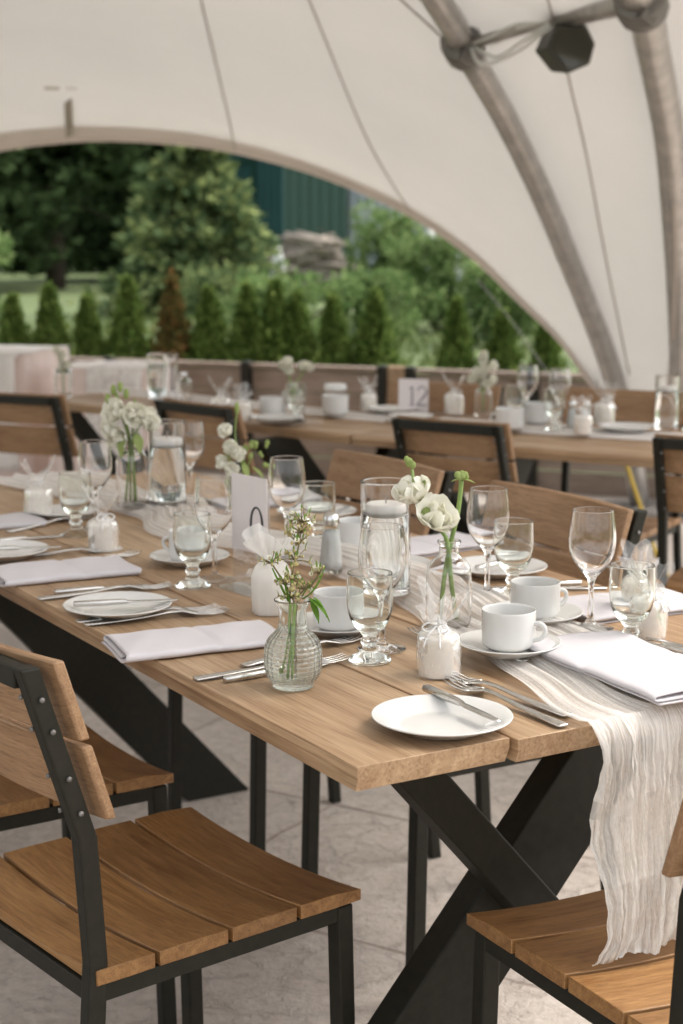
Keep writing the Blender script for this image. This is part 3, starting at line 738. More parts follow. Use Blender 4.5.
# ------------------------------------------------------------------ sheds, log pile
def shed(name, x0, x1, y0, y1, h, mats, label, corner_x=None):
    t = thing(name, label, 'shed')
    for nm, a, b, mt in (('front_wall', Vector((corner_x, y0, 0)), Vector((x1, y0 + .6, 0)), mats[0]), ('side_wall', Vector((x0, y1, 0)), Vector((corner_x, y0, 0)), mats[1])):
        d = (b - a); L = d.length; d.normalize(); nn = Vector((d.y, -d.x, 0)); xx = MB(); k = int(L / .3)
        pr_ = []
        for i in range(k):
            s0 = i * L / k
            for f, o in ((0, 0), (.55, 0), (.62, .04), (.93, .04)): pr_.append(a + d * (s0 + f * L / k) + nn * o)
        pr_.append(b)
        o = len(xx.v)
        for p in pr_: xx.v += [(p.x, p.y, -.05), (p.x, p.y, h)]
        for i in range(len(pr_) - 1): xx.f.append((o + 2 * i, o + 2 * i + 2, o + 2 * i + 3, o + 2 * i + 1)); xx.mi.append(0)
        xx.build(nm, mt, t, smooth=False, solid=.02)
    xx = MB(); rf = [(x0 - .2, y1 + .2, h + .9), (corner_x, y0 - .3, h), (x1 + .3, y0 + .4, h), (x1 + .3, y1 + 3, h + .9)]
    xx.add(rf + [(p[0], p[1], p[2] + .12) for p in rf], [(0, 1, 2, 3), (7, 6, 5, 4), (0, 4, 5, 1), (1, 5, 6, 2), (2, 6, 7, 3), (3, 7, 4, 0)])
    xx.build('roof', mats[0], t, smooth=False)
    return t
s1 = shed('green_shed', -4.4, .12, 45, 48, 6.5, ('green_clad', 'teal_clad'), 'tall dark green metal shed beyond the hedge', -1.6)
xx = MB()
dd = (Vector((-1.6, 45, 0)) - Vector((-4.4, 48, 0))).normalized()
for z0, z1, a, b in ((0, 3.6, 1.15, 1.22), (0, 3.6, 2.9, 2.97), (3.55, 3.65, 1.15, 2.97)):
    P = Vector((-4.4, 48, 0)) + dd * ((a + b) / 2) + Vector((-.06, -.06, (z0 + z1) / 2)); xx.box(P, (b - a, .06, z1 - z0), (0, 0, math.atan2(dd.y, dd.x)))
xx.build('door_frame', 'green_clad', s1, smooth=False)
shed('grey_shed', .2, 5.5, 50, 53, 5.2, ('grey_clad', 'grey_clad'), 'pale grey clad shed beside the green shed', .3)
t = thing('white_van', 'white van body half hidden behind the pale shrubs', 'van', loc=(3.35, 44, 0))
xx = MB(); xx.add([(-1.1, 0, .45), (1.9, 0, .45), (1.9, 0, 1.25), (1.1, 0, 1.35), (.55, 0, 1.62), (-1.1, 0, 1.65)] + [(-1.1, 1.7, .45), (1.9, 1.7, .45), (1.9, 1.7, 1.25), (1.1, 1.7, 1.35), (.55, 1.7, 1.62), (-1.1, 1.7, 1.65)], [tuple(range(6)), tuple(reversed(range(6, 12)))] + [(i, 6 + i, 6 + (i + 1) % 6, (i + 1) % 6) for i in range(6)])
xx.build('body', 'white_paint', t, smooth=False, bevel=.08)
xx = MB(); xx.box((.0, -.012, 1.32), (1.5, .02, .3)); xx.build('window', 'lamp_black', t, smooth=False)
for wx in (-.5, 1.25):
    xx = MB(); xx.tube([(wx, -.02, .32), (wx, .2, .32)], .32, 20); xx.build('wheel', 'lamp_black', t, smooth='auto')
R.seed(61)
t = thing('log_pile', 'heap of weathered logs and brush before the green shed', 'log pile', loc=(-.75, 38, 0))
lm = MB(); br_ = MB()
for k in range(170):
    z = R.uniform(.05, 1.42); hw = 1.05 * (1.6 - z) / 1.2; a = R.uniform(-.5, .5); e = R.uniform(-.25, .25); L = R.uniform(.5, 1.3); c0 = Vector((R.uniform(-hw, hw), R.uniform(-.5, .5), z)); d = Vector((math.cos(a), math.sin(a) * .8, math.sin(e))) * L / 2
    rr = R.uniform(.03, .085); lm.tube([c0 - d, c0, c0 + d], [rr, rr * 1.05, rr * .9], 9)
lm.build('logs', 'log', t)
for k in range(170):
    c0 = Vector((R.uniform(-.9, .9), R.uniform(-.6, .4), R.uniform(.1, 1.45))); d = Vector((R.uniform(-1, 1), R.uniform(-1, 1), R.uniform(-.5, .8))) * .3; br_.tube([c0, c0 + d], [.016, .006], 5)
br_.build('brush', 'bark', t)
t2 = MB(); t2.grid(lambda a, b: (-1.62 + .34 * a, 36.6 + .25 * b, .05 + 1.15 * math.sin(math.pi * (.12 + .7 * a)) * (.75 + .25 * math.sin(6 * b)) + .06 * math.sin(9 * a + 4 * b)), 12, 10); o = t2.build('tarp', 'tarp', solid=.02); tag(o, 'pale crumpled tarp at the left of the log pile', 'tarp')

# ------------------------------------------------------------------ tables
def make_table(L, label, loc, rz, wd=.84):
    """local x runs along the table, y across; origin on the floor at the near corner of the long edge"""
    t = thing('trestle_table', label, 'table', 'long wooden banquet tables', loc=loc, rz=rz)
    x = MB(); n = 4; pw = wd / n
    def plank(y0, y1, sd):
        R.seed(sd); nx = 40
        prof = [(y0 + .0034, .7505), (y1 - .0034, .7505), (y1 - .0022, .7494), (y1 - .0022, .738), (y1 - .003, .7365), (y1 - .004, .7205), (y0 + .004, .7205), (y0 + .003, .7365), (y0 + .0022, .738), (y0 + .0022, .7494)]
        o = len(x.v); k = len(prof)
        off = R.uniform(-.0025, .0025) - (.010 if y0 > 0 else 0)
        for i in range(nx + 1):
            X = L * i / nx
            if i == 0: X += off
            if i == nx: X += off
            for j, (a, z) in enumerate(prof):
                xx_ = X
                if i == 0 and z < .7365: xx_ += .006
                if i == nx and z < .7365: xx_ -= .006
                if i == 0 and .7495 > z > .737 : xx_ += 0
                x.v.append((xx_, a, z + (.0006 * math.sin(3 * X + sd) if z > .745 else 0)))
        for i in range(nx):
            for j in range(k):
                x.f.append((o + i * k + j, o + i * k + (j + 1) % k, o + (i + 1) * k + (j + 1) % k, o + (i + 1) * k + j)); x.mi.append(0)
        x.f.append(tuple(o + j for j in reversed(range(k)))); x.mi.append(0)
        x.f.append(tuple(o + nx * k + j for j in range(k))); x.mi.append(0)
    for i in range(n): plank(i * pw, (i + 1) * pw, i + 3)
    x.build('tabletop', 'table', t, smooth='auto', angle=25, bevel=.0018)
    for xi, fl in ((.29, 1), (L - .29, -1)):
        x = MB()
        c_ = wd / 2
        a, b = (c_ + .285 * fl, .72), (c_ - .355 * fl, .0)         # wide slab
        def slab(p, q, wt, wb, th, xc):
            # faces cut level with the floor and the tabletop
            hw, hb = wt / 2, wb / 2
            vs = []
            for sx in (-th / 2, th / 2):
                vs += [(xc + sx, p[0] - hw, p[1]), (xc + sx, p[0] + hw, p[1]), (xc + sx, q[0] + hb, q[1]), (xc + sx, q[0] - hb, q[1])]
            x.add(vs, [(0, 1, 2, 3), (7, 6, 5, 4), (0, 4, 5, 1), (1, 5, 6, 2), (2, 6, 7, 3), (3, 7, 4, 0)])
        slab(a, b, .165, .165, .05, xi)
        x.build('leg', 'steel', t, smooth=False, bevel=.003)
        x = MB(); slab((c_ - .262 * fl, .72), (c_ + .375 * fl, .0), .075, .075, .05, xi - .0525 * fl if fl > 0 else xi + .0525)
        x.build('leg', 'steel', t, smooth=False, bevel=.003)
        x = MB(); x.box((xi, c_, .7165), (.06, wd - .14, .007)); x.build('top_plate', 'steel', t, smooth=False)
    return t
near_table = make_table(2.2, 'long wooden table in the foreground set with glasses and napkins', T(0, 0, 0), math.pi / 2 + ANG)
# local y of that table must be +v: mirror the across axis through the rotation used above
near_table.scale = (1, -1, 1)

# ------------------------------------------------------------------ chairs
def make_chair():
    t = thing('slat_chair', '', 'chair', 'wooden slat chairs with black frames')
    W = .40; hw = W / 2; tb_ = .026
    # steel: each leg its own part
    for sx in (-1, 1):
        x = MB(); x.bar((sx * (hw - .013), .185, .43), (sx * (hw - .010), .195, 0), tb_, tb_, up=(0, 1, 0)); x.build('leg', 'steel', t, smooth=False, bevel=.003)
        x = MB()
        prof = [(.012, -.235, 0), (0, -.196, .46), (0, -.206, .62), (0, -.275, .838)]
        P = [Vector((sx * (hw - .008 + a), y, z)) for a, y, z in prof]
        o = len(x.v)
        for i, p in enumerate(P):
            for ddx, ddy in ((-.011, -.0125), (.011, -.0125), (.011, .0125), (-.011, .0125)): x.v.append((p.x + ddx, p.y + ddy, p.z))
        for i in range(3):
            for j in range(4): x.f.append((o + i * 4 + j, o + i * 4 + (j + 1) % 4, o + i * 4 + 4 + (j + 1) % 4, o + i * 4 + 4 + j)); x.mi.append(0)
        x.f.append((o + 3, o + 2, o + 1, o)); x.mi.append(0); x.f.append((o + 12, o + 13, o + 14, o + 15)); x.mi.append(0)
        leg = x.build('leg', 'steel', t, smooth=False, bevel=.003)
        x = MB()
        for z in (.655, .70, .76, .80):
            y = -.206 - (z - .62) / .218 * .069; x.tube([(sx * (hw - .008) + sx * .0125, y, z), (sx * (hw - .008) + sx * .0155, y, z)], .0032, 8)
            x.tube([(sx * (hw - .02), y - .012, z), (sx * (hw - .02), y - .0145, z)], .0032, 8)
        x.build('bolt', 'alu_dark', leg)
    x = MB()
    for sx in (-1, 1): x.box((sx * (hw - .013), -.01, .4205), (.022, .37, .024))
    x.box((0, .185, .4205), (W - .054, .022, .024)); x.box((0, -.195, .4205), (W - .044, .022, .024))
    x.build('seat_frame', 'steel', t, smooth=False, bevel=.002)
    x = MB(); x.box((0, -.273, .823), (W - .044, .02, .026)); x.build('top_rail', 'steel', t, smooth=False, bevel=.002)
    # seat slats, dished across the width
    x = MB(); y0 = -.222; step = .109
    R.seed(3)
    def slat(fnc, nx=14):
        """fnc(i) -> list of profile points at station i"""
        o = len(x.v); k = None
        for i in range(nx + 1):
            pr_ = fnc(i / nx); k = len(pr_); x.v += [tuple(p) for p in pr_]
        for i in range(nx):
            for j in range(k): x.f.append((o + i * k + j, o + i * k + (j + 1) % k, o + (i + 1) * k + (j + 1) % k, o + (i + 1) * k + j)); x.mi.append(0)
        x.f.append(tuple(o + j for j in reversed(range(k)))); x.mi.append(0); x.f.append(tuple(o + nx * k + j for j in range(k))); x.mi.append(0)
    for i in range(4):
        a, b = y0 + i * step, y0 + i * step + step - .007
        if i == 0: a += .02
        def f_(s, a=a, b=b, i=i):
            X = (s - .5) * (W + .012); d = -.013 * (1 - (2 * s - 1) ** 2); zz = .4335
            fr = .004 if i == 3 else 0
            return [(X, a, zz + .0015), (X, a, zz + .021 + d), (X, (a + b) / 2, zz + .0215 + d), (X, b, zz + .021 + d - fr), (X, b, zz + .0015), (X, (a + b) / 2, zz + .001)]
        slat(f_)
    x.build('seat', 'chair', t, smooth='auto', angle=30, bevel=.003)
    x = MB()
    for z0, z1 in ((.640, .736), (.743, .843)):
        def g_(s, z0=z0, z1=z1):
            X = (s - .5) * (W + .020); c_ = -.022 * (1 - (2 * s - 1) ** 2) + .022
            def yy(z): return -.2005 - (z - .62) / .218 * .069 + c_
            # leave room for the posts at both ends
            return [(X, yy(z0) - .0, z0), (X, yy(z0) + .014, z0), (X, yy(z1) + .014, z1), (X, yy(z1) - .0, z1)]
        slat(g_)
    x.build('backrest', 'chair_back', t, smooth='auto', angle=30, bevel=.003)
    return t
chair0 = make_chair()
def chair(loc, rz, label):
    return place(chair0, USED, loc, rz, label, 'wooden slat chairs with black frames')
def face(dx, dy): return math.atan2(dy, dx) - math.pi / 2     # rotation that turns local +Y to (dx,dy)
chair(T(.497, -.026, 0), RV + math.radians(8), 'nearest wooden slat chair at the lower left of the picture')
chair(T(1.085, -.02, 0), RV + math.radians(2), 'wooden slat chair behind the nearest one on the same table side')
chair(T(-.030, .482, 0), RU + math.radians(-2), 'wooden slat chair at the table end under the hanging runner')
chair(T(.93, .775, 0), RV + math.pi + math.radians(-1), 'wooden chair across the table behind the two white cups')
chair(T(1.50, .76, 0), RV + math.pi + math.radians(1), 'wooden chair across the table behind the salt shaker')
def back_at(X, Y, ang, label, s_=None):
    """chair whose back's middle stands over (X, Y), back line at ang degrees"""
    a = math.radians(ang); f = Vector((-math.sin(a), math.cos(a), 0))
    p = Vector((X, Y, 0)) + f * .26
    o = chair(p, a, label)
    if s_: o.scale = s_
back_at(-1.06, 5.06, -26, 'chair at the far left edge in front of the blush draped table')
back_at(-.445, 4.74, -48, 'chair behind the floating candle and white rose cluster', (.88, .95, 1))
back_at(.280, 4.26, -36, 'chair with its back to us in front of the number 12 card', (.84, .95, 1))
back_at(.955, 3.84, -28, 'chair cut off by the right picture edge')
back_at(.93, 5.15, 149, 'far chair facing us behind the small salt shakers')
back_at(.36, 5.42, 148, 'far chair facing us behind the number 12 card')
# far tables
far_r = make_table(2.1, 'far wooden table holding the number 12 card', (.03, 4.70, 0), math.radians(-32), .62)
far_l = make_table(1.6, 'far left wooden table in front of the draped tables', (-1.13, 5.82, 0), math.radians(-44), .50)

# ------------------------------------------------------------------ draped tables at the far left
def draped(loc, rz, L, D, H, mat, label, top='white_cloth'):
    t = thing('draped_table', label, 'table', loc=loc, rz=rz)
    x = MB(); n = 96; per = 2 * (L + D)
    def rim(s):
        s = (s % 1) * per
        if s < L: return (-L / 2 + s, -D / 2, 0, -1)
        s -= L
        if s < D: return (L / 2, -D / 2 + s, 1, 0)
        s -= D
        if s < L: return (L / 2 - s, D / 2, 0, 1)
        s -= L
        return (-L / 2, D / 2 - s, -1, 0)
    o = len(x.v); m_ = 14
    for k in range(m_ + 1):
        z = H * (1 - k / m_) + .006
        for j in range(n):
            px, py, nx, ny = rim(j / n); am = .035 * (k / m_) ** .7; ph = math.sin(j * 1.15) * .6 + math.sin(j * .53 + 1) * .6
            x.v.append((px + nx * am * (1 + ph), py + ny * am * (1 + ph), z))
    for k in range(m_):
        for j in range(n): x.f.append((o + k * n + j, o + k * n + (j + 1) % n, o + (k + 1) * n + (j + 1) % n, o + (k + 1) * n + j)); x.mi.append(0)
    x.f.append(tuple(o + j for j in range(n))); x.mi.append(0)
    x.build('cloth', mat, t, smooth='auto', angle=60)
    # overlay runner
    x = MB()
    def ov(a, b):
        s = (a - .5) * (D + .012 + 2 * H * .8); yy = s; zz = H + .012
        lim = D / 2 + .012
        if s > lim: yy = lim + .045 + .01 * math.sin(b * 20 + s * 4) ; zz = H + .012 - (s - lim)
        if s < -lim: yy = -lim - .045 - .012 * math.sin(b * 23 + s * 5); zz = H + .012 - (-lim - s)
        return ((b - .5) * L * .62 + .17 * L, yy, zz)
    x.grid(ov, 40, 24); x.build('overlay', top, t, solid=.002)
    x = MB(); x.grid(lambda a, b: ((a - .5) * (L + .02), (b - .5) * (D + .02), H + .009 + .003 * math.sin(17 * a) * math.sin(11 * b)), 14, 10); x.build('top_cloth', 'white_cloth', t, solid=.003)
    return t
draped((-1.93, 8.45, 0), math.radians(-14), .80, .55, .752, 'blush', 'taller draped table in blush cloth at the left edge')
draped((-1.17, 8.15, 0), math.radians(-6), .46, .45, .69, 'blush', 'lower draped table with lace overlay beside the carafe', 'lace')

# ------------------------------------------------------------------ tableware prototypes
def one(name, mb, mat, cat, group, **kw):
    o = mb.build(name, mat, **kw); o['category'] = cat; o['group'] = group; return o
WG = [(0, 0), (.030, 0), (.0345, .0008), (.0335, .002), (.018, .0042), (.007, .009), (.0042, .018), (.0038, .035), (.0038, .058), (.0046, .070), (.009, .079), (.020, .090), (.0295, .104), (.0340, .122), (.0335, .142), (.0310, .160), (.0292, .1740)]
WGi = [(.0281, .1740), (.0299, .160), (.0324, .142), (.0329, .122), (.0284, .105), (.019, .0918), (.009, .083), (0, .0805)]
def vessel(outer, inner, rim=.0004):
    top = [(outer[-1][0] - .0002, outer[-1][1] + rim), (inner[0][0] + .0002, inner[0][1] + rim)]
    return smoothprof(outer, 2) + top + smoothprof(inner, 2)
x = MB(); x.lathe(vessel(WG, WGi), 48); wine0 = one('wine_glass', x, 'glass', 'wine glass', 'wine glasses')
GB = [(0, 0), (.027, 0), (.0300, .0015), (.0295, .004), (.024, .0075), (.013, .013), (.0088, .020), (.0125, .0265), (.0125, .0295), (.0088, .034), (.0125, .040), (.0215, .048), (.0285, .062), (.0318, .080), (.0318, .1), (.0305, .122)]
GBi = [(.0291, .122), (.0302, .1), (.0302, .081), (.027, .0645), (.0195, .0525), (.010, .0475), (0, .0465)]
x = MB(); x.lathe(vessel(GB, GBi), 48); gob0 = one('water_goblet', x, 'glass_thick', 'goblet', 'stemmed water goblets')
# floating candle cylinder: cylinder > water; candle floats inside and is its own thing part? it lifts out, so it stays separate
CY = [(0, 0), (.0375, 0), (.039, .0015), (.039, .05), (.039, .12), (.039, .176)]
CYi = [(.0370, .176), (.0370, .12), (.0370, .05), (.0368, .012), (.034, .009), (0, .0085)]
cyl0 = thing('cylinder_vase', '', 'vase', 'glass cylinders with floating candles')
x = MB(); x.lathe(vessel(CY, CYi), 56); x.build('glass', 'glass', cyl0)
x = MB(); x.lathe([(0, .0092), (.0335, .0097), (.0366, .0125), (.0367, .05), (.0367, .128), (.0355, .1285), (0, .1285)], 56); x.build('water', 'water', cyl0)
fc0 = thing('floating_candle', '', 'candle', 'floating candles')
x = MB(); x.lathe(smoothprof([(0, .118), (.026, .119), (.031, .124), (.0325, .132), (.0315, .140), (.028, .1425), (.015, .1415), (0, .1412)], 2), 40); x.build('wax', 'float_wax', fc0)
x = MB(); x.tube([(0, 0, .140), (.0006, 0, .148), (.0015, .0005, .1545)], .0011, 6); x.build('wick', 'wick', fc0)
# clear bottles
BO = [(0, 0), (.0305, 0), (.033, .0025), (.033, .03), (.033, .078), (.0315, .090), (.025, .100), (.0165, .106), (.0142, .112), (.0142, .122), (.0175, .1255), (.0172, .1285)]
BOi = [(.0122, .1285), (.0120, .122), (.0122, .111), (.0150, .1045), (.0235, .098), (.0300, .089), (.0313, .078), (.0313, .03), (.0310, .008), (.028, .0055), (0, .0052)]
x = MB(); x.lathe(vessel(BO, BOi), 52); bottle0 = one('bottle_vase', x, 'glass', 'vase', 'clear bottle vases')
VA = [(0, 0), (.0235, 0), (.0265, .002), (.0265, .006), (.0300, .010), (.0360, .019), (.0376, .033), (.0374, .050), (.0335, .063), (.0245, .0715), (.0185, .078), (.0172, .090), (.0175, .104), (.0235, .1125), (.0240, .1145)]
VAi = [(.0222, .1145), (.0155, .104), (.0150, .090), (.0162, .0785), (.0225, .071), (.0312, .062), (.0352, .050), (.0354, .033), (.0338, .020), (.027, .012), (.021, .0085), (0, .008)]
# plates, saucer, cup
PL = smoothprof([(0, 0), (.048, 0), (.051, .0012), (.060, .006), (.076, .0125), (.0825, .0155), (.0830, .0168), (.0818, .0178), (.074, .0155), (.058, .009), (.050, .0055), (.044, .0048), (0, .0048)], 2)
x = MB(); x.lathe(PL, 64); plate0 = one('side_plate', x, 'china', 'plate', 'white side plates')
SA = smoothprof([(0, 0), (.038, 0), (.041, .0012), (.052, .006), (.066, .013), (.0705, .0155), (.0708, .0168), (.0695, .0175), (.064, .0152), (.050, .0095), (.040, .0060), (.030, .0050), (.027, .0058), (.025, .0050), (0, .0050)], 2)
x = MB(); x.lathe(SA, 60); sauc0 = one('saucer', x, 'china', 'saucer', 'white saucers')
cup0 = thing('coffee_cup', '', 'cup', 'white coffee cups')
x = MB(); x.lathe(smoothprof([(0, .0006), (.024, .0006), (.0255, 0), (.0275, 0), (.0305, .002), (.0365, .0055), (.0385, .0105), (.0390, .022), (.0391, .040), (.0394, .0575), (.0387, .0587), (.0373, .0575), (.0369, .040), (.0368, .022), (.0355, .011), (.028, .007), (0, .006)], 2), 56); x.build('bowl', 'china', cup0)
x = MB(); x.tube(cr([(.0375, 0, .040), (.047, 0, .0415), (.0545, 0, .036), (.0545, 0, .027), (.048, 0, .019), (.0372, 0, .016)], 22), [.0034] * 22, 10); x.build('handle', 'china', cup0)
# salt shaker
sh0 = thing('salt_shaker', '', 'salt shaker', 'salt and pepper shakers')
SHo = [(0, 0), (.0195, 0), (.021, .002), (.0195, .02), (.0160, .055), (.0135, .078), (.0128, .084)]
x = MB(); x.lathe(vessel(SHo, [(.0114, .084), (.012, .078), (.0145, .055), (.018, .02), (.018, .006), (0, .005)]), 10); x.build('glass', 'glass_thick', sh0, smooth='auto', angle=25)
x = MB(); x.lathe([(0, .0054), (.0186, .0062), (.0186, .02), (.0151, .055), (.0131, .072), (0, .073)], 20); x.build('salt', 'salt', sh0)
x = MB(); x.lathe(smoothprof([(.0136, .080), (.0142, .082), (.0140, .092), (.0115, .0995), (.006, .1035), (0, .1045)], 2), 28); x.build('cap', 'chrome', sh0)
# wrapped candle favour
def make_favour(seed):
    R.seed(seed)
    t = thing('candle_favour', '', 'candle', 'wrapped candle favours')
    x = MB(); x.lathe(smoothprof([(0, .0005), (.024, .0005), (.0255, .003), (.0258, .02), (.0257, .045), (.0245, .0515), (.020, .0545), (.008, .0545), (0, .054)], 2), 36); x.build('candle', 'wax', t)
    ph = [R.uniform(0, 6.28) for _ in range(6)]
    def crumple(r, z, a, k):
        w_ = 1 + .035 * math.sin(3 * a + ph[0] + z * 60) + .03 * math.sin(7 * a + ph[1] + z * 140) + .02 * math.sin(11 * a + ph[2])
        if z > .056: w_ += .16 * math.sin(5 * a + ph[3]) * min(1, (z - .056) / .01) + .12 * math.sin(9 * a + ph[4]) * min(1, (z - .056) / .012)
        zz = z
        if z > .066: zz += (z - .066) * (.55 * math.sin(2 * a + ph[5]) + .3 * math.sin(5 * a + ph[1]))
        return r * w_, zz
    x = MB(); x.lathe(smoothprof([(.0272, .001), (.0278, .02), (.0276, .046), (.0255, .055), (.014, .0605), (.0072, .0645), (.0068, .067), (.015, .076), (.024, .087), (.030, .096)], 2), 44, fn=crumple); x.build('wrapper', 'cello', t)
    x = MB(); x.tube([(.0078 * math.cos(k), .0078 * math.sin(k), .0655 + .0006 * math.sin(k * 2)) for k in [i * .5 for i in range(13)]], .0014, 6)
    for s in (-1, 1):
        x.tube(cr([(0, -.0078, .0655), (s * .010, -.014, .069), (s * .017, -.017, .063), (s * .009, -.016, .058), (0, -.008, .0652)], 14), .0012, 5)
        x.tube(cr([(0, -.008, .065), (s * .007, -.020, .056), (s * .011, -.0285, .041)], 8), .0012, 5)
    x.build('ribbon', 'ribbon', t)
    return t
fav0 = make_favour(4)
# cutlery
def fork_mesh():
    x = MB(); L = .200
    def strip(st, n=6):
        o = len(x.v)
        for y, hw_, z, th in st:
            x.v += [(-hw_, y, z), (-hw_ * .6, y, z + th), (hw_ * .6, y, z + th), (hw_, y, z), (hw_ * .6, y, z - th * .6), (-hw_ * .6, y, z - th * .6)]
        for i in range(len(st) - 1):
            for j in range(6): x.f.append((o + i * 6 + j, o + i * 6 + (j + 1) % 6, o + i * 6 + 6 + (j + 1) % 6, o + i * 6 + 6 + j)); x.mi.append(0)
        x.f.append(tuple(o + j for j in reversed(range(6)))); x.mi.append(0); e = o + (len(st) - 1) * 6; x.f.append(tuple(e + j for j in range(6))); x.mi.append(0)
    strip([(-.100, .0055, .0022, .0014), (-.098, .0085, .0022, .0018), (-.06, .0072, .0026, .002), (-.02, .0048, .0042, .002), (.015, .0036, .0075, .002), (.035, .0046, .0078, .0018), (.042, .0095, .0066, .0014), (.052, .0130, .0044, .0012), (.056, .0130, .0038, .0011)])
    for k in range(4):
        xo = -.0106 + k * .00707; o0 = len(x.v)
        strip([(.054, .0023, .0038, .0011), (.075, .0021, .0022, .0010), (.090, .0015, .0034, .0009), (.1, .0008, .0060, .0006)])
        for i in range(o0, len(x.v)): a = x.v[i]; x.v[i] = (a[0] + xo, a[1], a[2])
    return x
fork0 = one('fork', fork_mesh(), 'silver', 'fork', 'table forks')
def knife_mesh():
    x = MB()
    o = len(x.v)
    st = [(-.110, .0045, .0045, .0030), (-.107, .0085, .0048, .0042), (-.05, .0080, .0048, .0045), (-.012, .0058, .0048, .0040), (.0, .0050, .0045, .0035), (.006, .0065, .0040, .0016), (.02, .0095, .0036, .0011), (.07, .0100, .0032, .0009), (.098, .0082, .0030, .0008), (.112, .0030, .0028, .0006)]
    for i, (y, hw_, z, th) in enumerate(st):
        sh = .0018 if i > 5 else 0
        x.v += [(-hw_ + sh, y, z), (-hw_ * .7, y, z + th), (hw_ * .7, y, z + th), (hw_, y, z), (hw_ * .7, y, z - th), (-hw_ * .7, y, z - th)]
    for i in range(len(st) - 1):
        for j in range(6): x.f.append((o + i * 6 + j, o + i * 6 + (j + 1) % 6, o + i * 6 + 6 + (j + 1) % 6, o + i * 6 + 6 + j)); x.mi.append(0)
    x.f.append(tuple(o + j for j in reversed(range(6)))); x.mi.append(0); e = o + (len(st) - 1) * 6; x.f.append(tuple(e + j for j in range(6))); x.mi.append(0)
    return x
knife0 = one('knife', knife_mesh(), 'silver', 'knife', 'table knives')
# napkin: long folded pad, local y along its length, the folded roll at -y
def make_napkin(seed, L=.235, W=.135):
    """letter-folded pad: one cloth running round two folds, swept along the length"""
    R.seed(seed); ph = [R.uniform(0, 6.28) for _ in range(8)]; h = W / 2
    path = [(h - .022, .0072), (0, .0074), (-h + .014, .0070), (-h + .0045, .0086), (-h + .0020, .0115), (-h + .0050, .0145), (-h + .016, .0158), (0, .0166), (h - .014, .0158), (h - .004, .0140), (h - .0002, .0090), (h - .0035, .0038), (h - .013, .0020), (0, .0016), (-h + .006, .0016)]
    prof = cr([(a, b, 0) for a, b in path], 64)
    x = MB(); nu = 40
    def P(a, b):
        p = prof[min(63, int(round(b * 63)))]; Y = (a - .5) * L
        lift = p.y / .0166
        z = p.y * (1 + .10 * math.sin(5 * a + ph[0]) + .05 * math.sin(13 * a + ph[1] + p.x * 30)) + lift * .0009 * math.sin(23 * a + p.x * 50 + ph[2])
        z -= lift * .0042 * math.exp(-((a - .56 - p.x * .25) / .022) ** 2) * (1 if p.y > .012 else .4)
        z += .0028 * lift * math.sin(math.pi * a) * math.cos(p.x / h * 1.4)
        X = p.x * (1 - .02 * math.sin(math.pi * a)) + .0022 * math.sin(4 * a + ph[3]) + .0010 * math.sin(15 * a + ph[4])
        Y += .0035 * math.sin(p.x * 25 + ph[5]) + (.004 * (p.y - .008) / .008)
        return (X, Y, max(z * .64, .0012) + .0003)
    x.grid(P, nu, 63)
    return x
def add_napkin(u, v, rz, label, seed, L=.235, W=.135, print_=True, z=TZ + .0008):
    o = make_napkin(seed, L, W).build('napkin', 'napkin', solid=.0018); tag(o, label, 'napkin', 'folded napkins')
    print_ = False
    o.location = T(u, v, z); o.rotation_euler = (0, 0, rz)
    if print_:
        x = MB()
        R.seed(seed + 5)
        for k in range(3):
            yy = .055 + .012 * k; x.add([(-.022 + .006 * k, yy, .0222), (.018 - .004 * k, yy, .0222), (.018 - .004 * k, yy + .0012, .0222), (-.022 + .006 * k, yy + .0012, .0222)], [(0, 1, 2, 3)])
        x.build('faint_print', 'napkin_print', o, smooth=False)
    return o

